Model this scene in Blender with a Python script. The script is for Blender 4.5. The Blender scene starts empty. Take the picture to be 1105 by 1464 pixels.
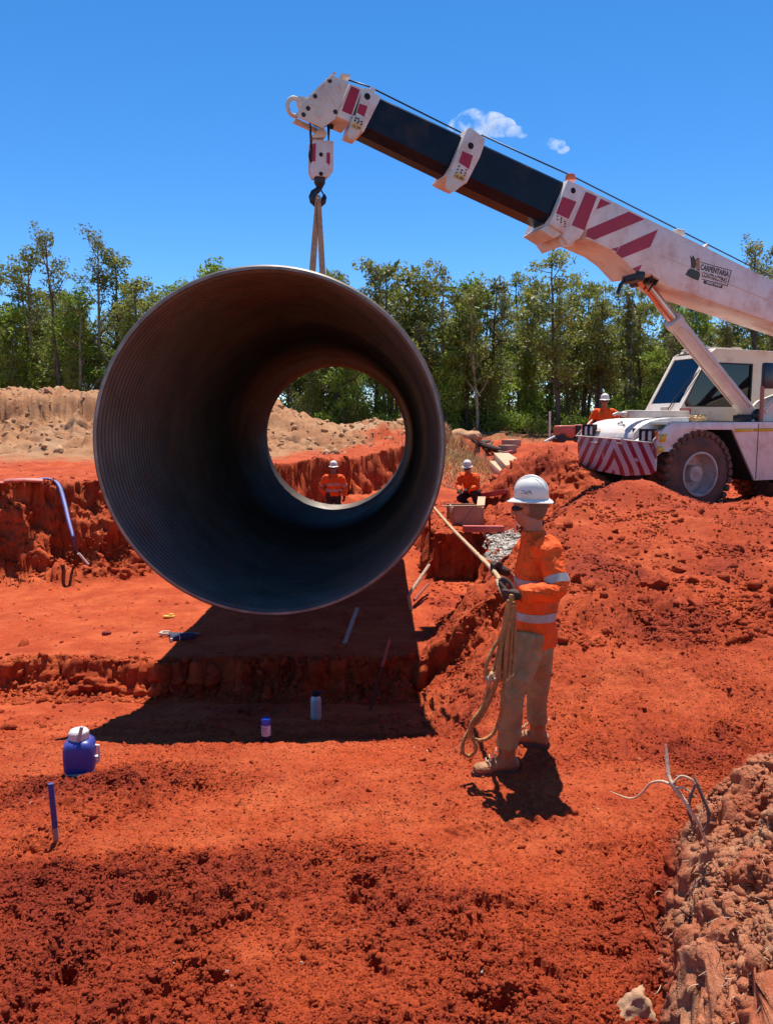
EXPO = 0.63
SUN_STR = 5.0
SKY_STR = 0.125
SKY_SAT = 1.27
PIPE_COL = (.105, .08, .066)
PIPE_ROUGH = .46
PIPE_METAL = .2
CLOUD_D = .09
import bpy, bmesh, math, random
import numpy as np
from mathutils import Vector, Matrix
sin, cos, pi, sqrt = math.sin, math.cos, math.pi, math.sqrt
R = math.radians
random.seed(7)
rng = np.random.default_rng(7)
S = bpy.context.scene
COL = S.collection
V = Vector
# ------------------------------------------------------------------ camera
FPX, CX, CY, PHI, ZC = 1080.0, 552.5, 732.0, R(6.45), 2.2
CAMP = V((0, 0, ZC))
def ray(px, py):
    a = (px-CX)/FPX; b = (CY-py)/FPX
    return V((a, cos(PHI)+b*sin(PHI), -sin(PHI)+b*cos(PHI)))
def at(px, py, Y):
    d = ray(px, py); return CAMP + d*(Y/d.y)
def onz(px, py, z):
    d = ray(px, py); return CAMP + d*((z-ZC)/d.z)
cd = bpy.data.cameras.new('camera'); cam = bpy.data.objects.new('camera', cd); COL.objects.link(cam)
cam.location = CAMP; cam.rotation_euler = (R(90)-PHI, 0, 0)
cd.sensor_fit = 'VERTICAL'; cd.sensor_height = 36; cd.lens = 36*FPX/1464; cd.clip_start = .05; cd.clip_end = 6000
S.camera = cam
S.view_settings.view_transform = 'Standard'; S.view_settings.look = 'None'
S.view_settings.exposure = EXPO; S.view_settings.gamma = 1
S.cycles.max_bounces = 8; S.cycles.diffuse_bounces = 4; S.cycles.glossy_bounces = 4
S.cycles.transparent_max_bounces = 12; S.cycles.use_denoising = True
S.cycles.volume_step_rate = 1
# ------------------------------------------------------------------ object helpers
def tag(o, label=None, cat=None, group=None, kind=None):
    if label: o['label'] = label
    if cat: o['category'] = cat
    if group: o['group'] = group
    if kind or cat: o['kind'] = kind or 'thing'
    return o
def empty(name, loc, rz=0, label=None, cat=None, group=None):
    o = bpy.data.objects.new(name, None); COL.objects.link(o)
    o.location = loc; o.rotation_euler = (0, 0, rz); o.empty_display_size = .1
    return tag(o, label, cat, group)
def link(name, me, mat=None, parent=None, smooth=None):
    o = bpy.data.objects.new(name, me); COL.objects.link(o)
    if mat is not None:
        for m in (mat if isinstance(mat, (list, tuple)) else [mat]): me.materials.append(m)
    if parent is not None: o.parent = parent
    return o
def smooth_mesh(me, ang=40):
    me.polygons.foreach_set('use_smooth', [True]*len(me.polygons))
    if ang < 179:
        bm = bmesh.new(); bm.from_mesh(me)
        a = R(ang)
        for e in bm.edges:
            e.smooth = not (len(e.link_faces) == 2 and e.calc_face_angle(0) > a)
        bm.to_mesh(me); bm.free()
def np_mesh(name, v, f, smooth=False):
    """v (n,3), f (m,k) constant-size faces"""
    v = np.asarray(v, np.float32); f = np.asarray(f, np.int32)
    me = bpy.data.meshes.new(name)
    me.vertices.add(len(v)); me.vertices.foreach_set('co', v.ravel())
    k = f.shape[1]
    me.loops.add(f.size); me.loops.foreach_set('vertex_index', f.ravel())
    me.polygons.add(len(f)); me.polygons.foreach_set('loop_start', np.arange(0, f.size, k, dtype=np.int32))
    try: me.polygons.foreach_set('loop_total', np.full(len(f), k, np.int32))
    except Exception: pass
    me.update(calc_edges=True)
    if smooth: me.polygons.foreach_set('use_smooth', np.ones(len(f), bool))
    return me
class MB:
    """collects shapes into one bmesh"""
    def __init__(s): s.bm = bmesh.new(); s.mi = 0
    def _f(s, vs):
        try:
            f = s.bm.faces.new(vs); f.material_index = s.mi; return f
        except ValueError: return None
    def box(s, c, size, M=None, bev=0, rz=0):
        M0 = Matrix.Translation(V(c)) @ Matrix.Rotation(rz, 4, 'Z') @ Matrix.Diagonal((*size, 1))
        if M is not None: M0 = M @ M0
        r = bmesh.ops.create_cube(s.bm, size=1, matrix=M0)
        vs = r['verts']; es = list({e for v in vs for e in v.link_edges}); fs = list({f for v in vs for f in v.link_faces})
        for f in fs: f.material_index = s.mi
        if bev > 0:
            rr = bmesh.ops.bevel(s.bm, geom=es, offset=bev, segments=2, affect='EDGES', profile=.5)
            for f in rr['faces']: f.material_index = s.mi
        return s
    def bar(s, p, q, w, h=None, up=(0, 0, 1), bev=0):
        p, q = V(p), V(q); d = q-p; L = d.length; d.normalize(); u = V(up)
        x = d.cross(u)
        if x.length < 1e-4: x = d.cross(V((1, 0, 0)))
        x.normalize(); u = x.cross(d)
        M = Matrix((x, d, u)).transposed().to_4x4(); M.translation = (p+q)/2
        return s.box((0, 0, 0), (w, L, h or w), M=M, bev=bev)
    def tube(s, pts, r, n=10, cap=True, closed=False):
        pts = [V(p) for p in pts]; m = len(pts)
        rr = r if isinstance(r, (list, tuple)) else [r]*m
        rings = []; prev = None
        for i, p in enumerate(pts):
            a = pts[(i-1) % m] if (i > 0 or closed) else p; b = pts[(i+1) % m] if (i < m-1 or closed) else p
            t = (b-a)
            t = t.normalized() if t.length > 1e-9 else V((0, 0, 1))
            if prev is None:
                x = t.orthogonal().normalized()
            else:
                x = prev - t*prev.dot(t)
                x = x.normalized() if x.length > 1e-6 else t.orthogonal().normalized()
            prev = x; y = t.cross(x)
            rings.append([s.bm.verts.new(p + (x*cos(2*pi*k/n) + y*sin(2*pi*k/n))*rr[i]) for k in range(n)])
        for i in range(m if closed else m-1):
            A, B = rings[i], rings[(i+1) % m]
            for k in range(n): s._f((A[k], A[(k+1) % n], B[(k+1) % n], B[k]))
        if cap and not closed:
            s._f(rings[0][::-1]); s._f(rings[-1])
        return s
    def cyl(s, p, q, r, n=24, r2=None): return s.tube([p, q], [r, r2 if r2 is not None else r], n)
    def lathe(s, prof, c=(0, 0, 0), M=None, n=32, caps=True):
        """prof list of (r,z)"""
        M0 = Matrix.Translation(V(c)) if M is None else M
        rings = []
        for r, z in prof:
            if r < 1e-6: rings.append([s.bm.verts.new(M0 @ V((0, 0, z)))])
            else: rings.append([s.bm.verts.new(M0 @ V((r*cos(2*pi*k/n), r*sin(2*pi*k/n), z))) for k in range(n)])
        for A, B in zip(rings, rings[1:]):
            for k in range(n):
                if len(A) == 1 and len(B) == 1: continue
                if len(A) == 1: s._f((A[0], B[(k+1) % n], B[k]))
                elif len(B) == 1: s._f((A[k], A[(k+1) % n], B[0]))
                else: s._f((A[k], A[(k+1) % n], B[(k+1) % n], B[k]))
        if caps:
            if len(rings[0]) > 1: s._f(rings[0][::-1])
            if len(rings[-1]) > 1: s._f(rings[-1])
        return s
    def prism(s, poly, y0, y1, conv=None, bev=0):
        """poly [(x,z)] extruded along y (conv maps (x,z,y)->Vector)"""
        cv = conv or (lambda x, z, y: V((x, y, z)))
        A = [s.bm.verts.new(cv(x, z, y0)) for x, z in poly]; B = [s.bm.verts.new(cv(x, z, y1)) for x, z in poly]
        n = len(poly); fs = [s._f(A), s._f(B[::-1])]
        for k in range(n): fs.append(s._f((A[(k+1) % n], A[k], B[k], B[(k+1) % n])))
        fs = [f for f in fs if f]
        bmesh.ops.recalc_face_normals(s.bm, faces=fs)
        if bev > 0:
            es = list({e for f in fs for e in f.edges})
            rr = bmesh.ops.bevel(s.bm, geom=es, offset=bev, segments=2, affect='EDGES', profile=.5)
            for f in rr['faces']: f.material_index = s.mi
        return s
    def ball(s, c, r, sub=2, M=None):
        M0 = Matrix.Translation(V(c)) @ (M if M is not None else Matrix.Identity(4)) @ Matrix.Diagonal((*(r if isinstance(r, (tuple, list)) else (r, r, r)), 1))
        rr = bmesh.ops.create_icosphere(s.bm, subdivisions=sub, radius=1, matrix=M0)
        for f in {f for v in rr['verts'] for f in v.link_faces}: f.material_index = s.mi
        return s
    def build(s, name, mat=None, parent=None, smooth=True, ang=35):
        bmesh.ops.recalc_face_normals(s.bm, faces=s.bm.faces)
        me = bpy.data.meshes.new(name); s.bm.to_mesh(me); s.bm.free()
        if smooth: smooth_mesh(me, ang)
        return link(name, me, mat, parent)
# ------------------------------------------------------------------ materials
def mat(name, col=(.5, .5, .5), rough=.6, metal=0, spec=.5, var=0, vscale=6, dirt=None, dirt_amt=.4, dscale=3, bump=0, bscale=40, edge=0, coords='Object', bdist=.01):
    m = bpy.data.materials.new(name); m.use_nodes = True; nt = m.node_tree; N = nt.nodes; L = nt.links
    b = N['Principled BSDF']; b.inputs['Roughness'].default_value = rough; b.inputs['Metallic'].default_value = metal
    b.inputs['Specular IOR Level'].default_value = spec
    b.inputs['Base Color'].default_value = (*col, 1)
    tc = N.new('ShaderNodeTexCoord').outputs[coords]
    def noise(sc, det=6, ro=.6):
        n = N.new('ShaderNodeTexNoise'); n.inputs['Scale'].default_value = sc; n.inputs['Detail'].default_value = det; n.inputs['Roughness'].default_value = ro
        L.new(tc, n.inputs['Vector']); return n.outputs['Fac']
    cur = None
    if var:
        r = N.new('ShaderNodeMapRange'); r.inputs[1].default_value = .3; r.inputs[2].default_value = .7
        r.inputs[3].default_value = 1-var; r.inputs[4].default_value = 1+var
        L.new(noise(vscale), r.inputs[0])
        x = N.new('ShaderNodeVectorMath'); x.operation = 'SCALE'; x.inputs[0].default_value = col; L.new(r.outputs[0], x.inputs['Scale'])
        cur = x.outputs[0]
    if dirt is not None:
        r = N.new('ShaderNodeMapRange'); r.inputs[1].default_value = .62-.35*dirt_amt; r.inputs[2].default_value = .82-.2*dirt_amt
        r.inputs[3].default_value = 0; r.inputs[4].default_value = min(1, .35+dirt_amt)
        L.new(noise(dscale, 9, .7), r.inputs[0])
        mx = N.new('ShaderNodeMix'); mx.data_type = 'RGBA'; L.new(r.outputs[0], mx.inputs[0])
        if cur: L.new(cur, mx.inputs[6])
        else: mx.inputs[6].default_value = (*col, 1)
        mx.inputs[7].default_value = (*dirt, 1); cur = mx.outputs[2]
        rr = N.new('ShaderNodeMapRange'); rr.inputs[3].default_value = rough; rr.inputs[4].default_value = max(rough, .85); L.new(r.outputs[0], rr.inputs[0]); L.new(rr.outputs[0], b.inputs['Roughness'])
    if cur: L.new(cur, b.inputs['Base Color'])
    if bump:
        bp = N.new('ShaderNodeBump'); bp.inputs['Strength'].default_value = bump; bp.inputs['Distance'].default_value = bdist
        L.new(noise(bscale, 8), bp.inputs['Height']); L.new(bp.outputs[0], b.inputs['Normal'])
    m['bsdf'] = b.name
    return m
# ------------------------------------------------------------------ noise in numpy
def _h(ix, iy, seed):
    h = (ix.astype(np.int64)*374761393 + iy.astype(np.int64)*668265263 + seed*1442695041) & 0xffffffff
    h = ((h ^ (h >> 13))*1274126177) & 0xffffffff
    h = ((h ^ (h >> 16))*2246822519) & 0xffffffff
    return (h ^ (h >> 15))
def rnd2(ix, iy, seed): return (_h(ix, iy, seed) & 0xffff)/65535.0
def perlin(x, y, seed=0):
    x = np.asarray(x, float); y = np.asarray(y, float)
    ix = np.floor(x); iy = np.floor(y); fx = x-ix; fy = y-iy
    u = fx*fx*fx*(fx*(fx*6-15)+10); v = fy*fy*fy*(fy*(fy*6-15)+10)
    def g(dx, dy):
        a = rnd2(ix+dx, iy+dy, seed)*2*pi
        return np.cos(a)*(fx-dx) + np.sin(a)*(fy-dy)
    return ((g(0, 0)*(1-u)+g(1, 0)*u)*(1-v) + (g(0, 1)*(1-u)+g(1, 1)*u)*v)*1.5
def fbm(x, y, oct=4, seed=0, gain=.5, lac=2.03):
    r = 0; a = 1; x = np.asarray(x, float); y = np.asarray(y, float)
    for o in range(oct):
        r = r + a*perlin(x, y, seed+o*17); x = x*lac+13.7; y = y*lac-7.3; a *= gain
    return r
def perlin3(x, y, z, seed=0):
    ix = np.floor(x); iy = np.floor(y); iz = np.floor(z); f = [x-ix, y-iy, z-iz]
    w = [t*t*t*(t*(t*6-15)+10) for t in f]; out = 0
    for dx in (0, 1):
        for dy in (0, 1):
            for dz in (0, 1):
                h = _h(ix+dx, iy+dy*1.0+(iz+dz)*57, seed)
                a = (h & 0xff)/255.*2*pi; c = ((h >> 8) & 0xff)/127.5-1; s = np.sqrt(np.maximum(0, 1-c*c))
                d = np.cos(a)*s*(f[0]-dx)+np.sin(a)*s*(f[1]-dy)+c*(f[2]-dz)
                out = out + d*(w[0] if dx else 1-w[0])*(w[1] if dy else 1-w[1])*(w[2] if dz else 1-w[2])
    return out*1.5
def fbm3(p, sc, oct=3, seed=0, gain=.5):
    r = 0; a = 1; x, y, z = p[:, 0]*sc, p[:, 1]*sc, p[:, 2]*sc
    for o in range(oct):
        r = r + a*perlin3(x, y, z, seed+o*31); x, y, z = x*2.03+5.1, y*2.03-3.3, z*2.03+8.7; a *= gain
    return r
def lumps(x, y, cell, seed, rmin=.25, rmax=.62, pw=1.0):
    X = x/cell; Y = y/cell; ix = np.floor(X); iy = np.floor(Y); h = np.zeros_like(X)
    for dx in (-1, 0, 1):
        for dy in (-1, 0, 1):
            jx, jy = ix+dx, iy+dy
            cx = jx+.1+.8*rnd2(jx, jy, seed); cy = jy+.1+.8*rnd2(jx, jy, seed+5); r = rmin+(rmax-rmin)*rnd2(jx, jy, seed+9)**pw
            st = .75+.5*rnd2(jx, jy, seed+3)
            d2 = (((X-cx)*st)**2+((Y-cy)/st)**2)/(r*r)
            h = np.maximum(h, r*np.sqrt(np.maximum(0, 1-d2)))
    return h*cell
def ss(a, b, x):
    t = np.clip((np.asarray(x, float)-a)/(b-a), 0, 1); return t*t*(3-2*t)

def split_loose(o):
    """every loose piece of a mesh becomes an object of its own beside the first"""
    bm = bmesh.new(); bm.from_mesh(o.data); seen = set(); isl = []
    for v in bm.verts:
        if v in seen: continue
        st = [v]; seen.add(v); cur = []
        while st:
            a = st.pop(); cur.append(a)
            for e in a.link_edges:
                b = e.other_vert(a)
                if b not in seen: seen.add(b); st.append(b)
        isl.append(cur)
    out = [o]
    if len(isl) > 1:
        for k, cur in enumerate(isl):
            b2 = bmesh.new(); mp = {v: b2.verts.new(v.co) for v in cur}
            for f in {f for v in cur for f in v.link_faces}:
                g = b2.faces.new([mp[v] for v in f.verts]); g.smooth = f.smooth
            me = bpy.data.meshes.new(o.name.split('.')[0]); b2.to_mesh(me); b2.free()
            for m in o.data.materials: me.materials.append(m)
            if k == 0: first = me
            else:
                c = bpy.data.objects.new(o.name.split('.')[0], me); COL.objects.link(c); c.parent = o.parent; c.location = o.location; c.rotation_euler = o.rotation_euler; out.append(c)
        o.data = first
    bm.free(); return out
# ------------------------------------------------------------------ light and sky
SUN_EL, SUN_AZ = R(70.5), R(7)          # sun stands beyond the pipe, slightly right of straight ahead
w = bpy.data.worlds.new('World'); S.world = w; w.use_nodes = True
nt = w.node_tree; bg = nt.nodes['Background']
sk = nt.nodes.new('ShaderNodeTexSky'); sk.sky_type = 'NISHITA'; sk.sun_disc = False
sk.sun_elevation = SUN_EL; sk.sun_rotation = SUN_AZ; sk.altitude = 2500; sk.air_density = 1.0; sk.dust_density = .0; sk.ozone_density = 4.0
hs = nt.nodes.new('ShaderNodeHueSaturation'); hs.inputs['Saturation'].default_value = SKY_SAT; hs.inputs['Value'].default_value = 1
nt.links.new(sk.outputs[0], hs.inputs['Color']); nt.links.new(hs.outputs[0], bg.inputs[0]); bg.inputs[1].default_value = SKY_STR
sl = bpy.data.lights.new('sun', 'SUN'); sl.energy = SUN_STR; sl.angle = R(.53); sl.color = (1, .95, .87)
so = bpy.data.objects.new('sun', sl); COL.objects.link(so)
sdir = V((sin(SUN_AZ)*cos(SUN_EL), cos(SUN_AZ)*cos(SUN_EL), sin(SUN_EL)))
so.rotation_euler = (-sdir).to_track_quat('-Z', 'Y').to_euler(); so.location = (0, 40, 60)

# ------------------------------------------------------------------ terrain
def interp(x, pts): return np.interp(x, [p[0] for p in pts], [p[1] for p in pts])
LP = np.array([(-60, 12.6), (-30, 13.3), (-12, 14.0), (-7.7, 14.5), (-5.7, 15.1), (-4.2, 18.5), (-3.1, 20.5), (.6, 25.7), (3.4, 30.5), (6, 34)], float)
def left_dist(x, y):
    best = np.full(x.shape, 1e9)
    for (x0, y0), (x1, y1) in zip(LP, LP[1:]):
        dx, dy = x1-x0, y1-y0
        t = np.clip(((x-x0)*dx+(y-y0)*dy)/(dx*dx+dy*dy), 0, 1)
        best = np.minimum(best, np.hypot(x-x0-t*dx, y-y0-t*dy))
    inside = y > np.interp(x, LP[:, 0], LP[:, 1])
    return np.where(inside & (x < 6), best, -best)
def smin(a, b, k):
    h = np.clip(.5+.5*(b-a)/k, 0, 1); return b*(1-h)+a*h-k*h*(1-h)
def smax(a, b, k): return -smin(-a, -b, k)
STEPY = 8.93
def base_height(x, y):
    x = np.asarray(x, float); y = np.asarray(y, float)
    n1 = fbm(x*.9, y*.9, 3, 3); n2 = fbm(x*3.1, y*3.1, 3, 11)
    # trench floor with the cut step in front of it, the near ground falling towards it
    floor = interp(y, [(6.1, -.65), (12, -.68), (19.9, -.6), (22, .03), (25, .28), (28, .6), (32, 1.1), (40, 1.75), (50, 2.15), (80, 2.5), (400, 3)])
    front = interp(y, [(4.5, 0), (5.3, -.13), (6, -.36), (7, -.68), (8, -.92), (8.9, -1.08), (9.5, -1.12)]) + .62*ss(4.0, .2, y)
    sy = STEPY + .22*fbm(x*.55, y*.3, 2, 14) + .10*n1 + .07*n2 + .06*fbm(x*7, y*2, 2, 77)
    sk_ = np.clip(.5+.8*fbm(x*.9+5, 0*y, 2, 15), .1, .9)
    st = sk_*ss(-.34, .06, y-sy)+(1-sk_)*ss(-.06, .07, y-sy)
    z = front*(1-st) + floor*st
    # right-hand bank
    xr = interp(y, [(0, .3), (4.6, .55), (6, .45), (7, .40), (8.9, .38), (10, .52), (11.5, 1.0), (13, 1.5), (14, 1.65), (14.4, 1.9), (20, 3.1), (28, 5), (40, 9), (200, 40)]) + .06*n1
    plate = interp(y, [(0, 0), (4.9, 0), (6, .18), (8, .52), (10.5, .98), (11.8, 1.12), (12.6, .95), (13.6, .52), (16, .47), (20, .7), (26, 1.0), (34, 1.4), (42, 1.95), (60, 2.3), (400, 3)])
    plate = plate + .30*np.exp(-((x-3.8)**2/.35+(y-11.9)**2/.35))+.10*np.exp(-((x-6.6)**2/.5+(y-11.7)**2/.4)) - .10*ss(1.2, .4, np.abs(x-5.6))*ss(1.5, .3, np.abs(y-11.9)) + .07*n1*ss(5.2, 7, y)*ss(13, 12, y)
    # bench with gravel and formwork ending in a cut face
    bench = (.86*ss(.74, .92, x+.05*n2)*ss(13.88, 14.05, y+.07*n2) + floor*0)*ss(22, 19.5, y)
    fl2 = floor + np.minimum(bench, np.maximum(0, .22-floor))
    bank = fl2*st + front*(1-st) + np.maximum(0, x-xr)*.95
    bank = smin(bank, plate, .14)
    z = np.maximum(z, np.where(y > 9.5, fl2, -9))
    z = np.where((y > 4.2) & (x > xr), np.maximum(z, bank), z)
    z = z + .05*np.exp(-((x-.75)**2/.35+(y-4.6)**2/.35))
    gs_ = ss(1.72, 1.84, x+.05*n2)*ss(2.75, 2.35, x)*ss(11.9, 12.2, y)*ss(14.6, 14.2, y); z = z*(1-gs_)+np.maximum(z*.0-.9, .20-.215*(14.1-y)+.25*np.maximum(0, x-2.15)+.03*n2)*gs_
    # spoil ridge left of the crane
    def ridge(p, q, hp, hq, sl):
        dx, dy = q[0]-p[0], q[1]-p[1]; t = np.clip(((x-p[0])*dx+(y-p[1])*dy)/(dx*dx+dy*dy), 0, 1)
        d = np.hypot(x-p[0]-t*dx, y-p[1]-t*dy); return hp+(hq-hp)*t - sl*(np.sqrt(d*d+.12)-.35) + .1*n1 + .04*n2
    z = smax(z, ridge((3.85, 18.0), (4.35, 14.4), 1.85, 1.02, 1.0), .12)
    z = smax(z, ridge((3.95, 18.0), (4.9, 23.5), 1.7, 1.35, .9), .12)
    # left bank and the plateau beyond it
    ld = left_dist(x, y)
    wall = ld + .22*n1 + .13*n2 + .1*fbm(x*1.7+y*1.1, x*.5-y*.5, 2, 41)
    near = ss(19, 16, y)
    wt = (.62+.1*near)*ss(-.42-.95*near, .04, wall)+(.38-.1*near)*ss(-.16, .03, wall)
    talus = ss(-1.3-.5*near, -.1, wall)*(.35+.75*near)*np.clip(.35+.9*fbm(x*.9+2, y*.9, 2, 47), .1, 1)
    lz = 1.10 + .05*n1 + .015*np.maximum(0, y-15)
    crest = interp(x, [(-60, 3.8), (-30, 3.7), (-12, 3.5), (-6, 3.35), (-4.6, 2.95), (-3.2, 2.45), (-2.0, 2.1), (-.5, 2.25), (.8, 2.2), (2, 1.95), (3.2, 1.6), (4.5, 1.3)])
    prof = ss(22.5, 30.2, y)*.72+.28*ss(26.4, 28.6, y+.9*n1); prof = prof*(1-.55*ss(33.5, 39, y))
    heap = lz*(1-prof) + (crest+.10*n1)*prof
    kf = ss(34, 40, y); heap = heap*(1-kf)+np.maximum(floor, lz*ss(4, -2, x))*kf; wt = wt*ss(6, 3, x)
    lz2 = np.where(y > 22, np.maximum(heap, lz*ss(2.5, .5, x)*ss(36, 30, y)), lz)
    z = z + (np.maximum(lz2, z)-z)*wt + talus*(1-wt)*.8*ss(-8, -.2, wall)
    # low grassy rise right of the pipe
    z = z + .5*np.exp(-((x-2.6)**2/1.2+(y-28)**2/3))
    # roots bank at the near right
    xt = .93 + .40*(y-2.39) + .06*n2 + .04*fbm(x*7, y*7, 2, 5)
    end = ss(3.95, 3.45, y+.10*n2-.25*ss(1.4, 2.2, x))
    rise = ss(0, .26, x-xt)*.42 + ss(.1, 1.0, x-xt)*.30
    z = z + (rise*(1+.2*n2))*.9*end*ss(-.5, 1.5, y)
    # hollow and humps near left
    z = z - .14*np.exp(-((x+1.85)**2/.02+(y-3.72)**2/.012)) + .10*ss(-1.2, -2, x)*ss(4, 3.2, y)
    z = z + .035*n1 + .012*n2
    return z
def masks(x, y, z, slope):
    n = fbm(x*.6, y*.6, 3, 51); n2 = fbm(x*2.5, y*2.5, 3, 52)
    ld = left_dist(x, y)
    pale = ss(20.2, 23.6, y+1.4*n)*ss(4.6, 2.6, x+.4*n)*ss(.9, 1.15, z)*ss(1.2, 2.2, ld+.5*n)
    xt = .93 + .40*(y-2.39)
    clay = ss(-.03, .1, x-xt+.05*n2)*ss(4.0, 3.4, y+.15*n2)
    pl2 = ss(.0, .5, -1.02-(x/np.maximum(y, .5)*1.9)+.12*n2)*ss(2.75, 2.4, y)   # pale corner
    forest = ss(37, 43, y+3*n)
    fresh = np.zeros_like(x)
    return pale, clay, np.maximum(forest, 0), pl2
def roughmask(x, y, slope):
    """0 = trampled, 1 = crumbly"""
    n = fbm(x*.55+3, y*.55, 3, 61)
    floor = ss(8.6, 9.0, y)*ss(.6, .2, x-.0)*.8 + ss(4.4, 5.0, y)*ss(.9, .3, x)*.28
    r = .55 + .75*n
    r = r + .45*ss(3.9, 3.2, y) + .5*ss(.0, .5, x)*ss(3.4, 3.0, y) + .05*ss(1.8, 3.0, x)*ss(6.2, 7, y) + .5*np.exp(-((x+1.2)**2/.5+(y-3.3)**2/.5))
    r = r - .95*ss(1.25, .55, np.sqrt(((x+.36+.3*(y-2.9))/.42)**2+((y-2.8)/.62)**2)+.5*fbm(x*2.2, y*2.2, 3, 64)) - .5*ss(.1, .5, fbm(x*1.1-4, y*1.1, 3, 66))
    path = ss(.55, .15, np.abs(y-(4.15+.12*x)))
    r = r - .55*path
    return np.clip(r-floor, .04, 1)
# grid: rows follow distance, columns fan out
def rows():
    ys = list(np.linspace(-3, 2.0, 26))
    y = 2.0
    while y < 44:
        d = max(.0042, y*y/1500.)
        if 8.55 < y < 9.25: d = .0095
        elif 13.8 < y < 14.15: d = .014
        elif 14.15 <= y < 16.2: d = .03
        elif 16.2 <= y < 27: d = .075
        elif y > 20: d *= .5
        y += d; ys.append(y)
    while y < 900: y *= 1.09; ys.append(y)
    return np.array(ys)
ROWS = rows()
uc = np.linspace(-.6, .6, 1080); out = .6*1.065**np.arange(1, 50)
COLS = np.concatenate([-out[::-1], uc, out])
Yg, Ug = np.meshgrid(ROWS, COLS, indexing='ij')
Xg = Ug*(np.maximum(Yg, 0)+1.0)
X = Xg.ravel(); Y = Yg.ravel()
Z = base_height(X, Y)
def grid_normals(Xg, Yg, Zg):
    P = np.stack([Xg, Yg, Zg], -1)
    du = np.empty_like(P); dv = np.empty_like(P)
    du[:, 1:-1] = P[:, 2:]-P[:, :-2]; du[:, 0] = P[:, 1]-P[:, 0]; du[:, -1] = P[:, -1]-P[:, -2]
    dv[1:-1] = P[2:]-P[:-2]; dv[0] = P[1]-P[0]; dv[-1] = P[-1]-P[-2]
    n = np.cross(du, dv); return n/np.maximum(np.linalg.norm(n, axis=-1, keepdims=True), 1e-9)
Nn = grid_normals(Xg, Yg, Z.reshape(Xg.shape)).reshape(-1, 3)
slope = np.sqrt(np.maximum(0, 1-Nn[:, 2]**2))/np.maximum(Nn[:, 2], .05)
P = np.stack([X, Y, Z], -1)
# broken faces of cuts and banks: displacement along the normal
pale, clay, forest, corner = masks(X, Y, Z, slope)
cl = np.clip(ss(.55, 1.3, slope) + .8*clay*ss(.6, 1, Y), 0, 1)*(Y < 36)*(np.abs(Ug.ravel()) < 1.2)
idx = np.nonzero(cl > .02)[0]
q = P[idx]; a = cl[idx]
far = ss(5, 12, q[:, 1]); pm = pale[idx]
d = (fbm3(q, 4.5, 3, 5)*.055 + np.abs(fbm3(q, 11, 3, 8))*.045)*(1-far) + (fbm3(q*np.array([1, 1, .8]), 1.5, 4, 9)*.20 + fbm3(q, 5, 3, 12)*.07)*far*(1-.3*pm)
P[idx] += Nn[idx]*(d*a)[:, None]
# crumbs and clods
vis = (np.abs(Ug.ravel()) < .75) & (Y > 1.2)
i1 = np.nonzero(vis & (Y < 8))[0]; x1, y1 = X[i1], Y[i1]
r1 = roughmask(x1, y1, 0)*(1-.3*clay[i1])
pits = fbm(x1*2.4, y1*2.4, 3, 71)
wx = .012*fbm(x1*30, y1*30, 2, 201); wy = .012*fbm(x1*30, y1*30, 2, 205); x1 = x1+wx; y1 = y1+wy
h = lumps(x1, y1, .032, 1, .3, .66)*.45*(.15+.85*r1) + lumps(x1+.01, y1, .07, 2, .2, .6, 1.6)*.6*r1*ss(-.15, .25, pits) + lumps(x1, y1+.3, .15, 4, .12, .5, 2.6)*.5*r1**1.5*ss(-.05, .35, fbm(x1*1.3+9, y1*1.3, 2, 73))
hole = ss(.30, .62, fbm(x1*4.5+4, y1*4.5, 3, 76)+.25*(r1-.6))
h = h + .007*fbm(x1*22, y1*22, 2, 74)*(.3+r1) - .045*ss(.3, .8, pits)*r1 - .048*hole*r1**1.2 + .011*fbm(x1*13, y1*13, 3, 79) - .012*ss(.25, .6, fbm(x1*16, y1*16, 3, 83))*(.4+.6*r1) + .03*fbm(x1*6, y1*6, 2, 78)*r1
h = h + clay[i1]*(lumps(x1, y1, .17, 6, .25, .65)*.25 + .03*rnd2(np.floor(x1*9+2*fbm(x1*3, y1*3, 2, 301)), np.floor(y1*9+2*fbm(x1*3, y1*3, 2, 305)), 3) - .10*ss(.2, .5, fbm(x1*5, y1*5, 3, 307)))
P[i1, 2] += h
i2 = np.nonzero(vis & (Y >= 5) & (Y < 24))[0]; x2, y2 = X[i2], Y[i2]
r2 = roughmask(x2, y2, 0)*ss(5, 8, y2)
x2 = x2+.05*fbm(x2*7, y2*7, 2, 211); y2 = y2+.05*fbm(x2*7, y2*7, 2, 215)
dk = ss(.35, .05, np.abs(y2-(6.15+.42*(x2-1.9)+.12*fbm(x2*2, y2*2, 2, 93))))*ss(1.5, 2.2, x2)*ss(7.8, 6.5, y2)
r2 = np.clip(r2*.75+dk*.6, 0, 1)
h = lumps(x2, y2, .09, 21, .15, .55, 1.5)*.42*r2 + .026*fbm(x2*7, y2*7, 3, 22)*(r2+.25) - .04*ss(.35, .75, fbm(x2*1.9, y2*1.9, 3, 23))*r2 + lumps(x2, y2, .26, 24, .08, .42, 2.5)*.5*r2**2 + .05*dk*fbm(x2*4, y2*4, 3, 94)
P[i2, 2] += h
i3 = np.nonzero((pale > .2) & (Y < 36) & (np.abs(Ug.ravel()) < 1))[0]; x3, y3 = X[i3], Y[i3]
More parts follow.
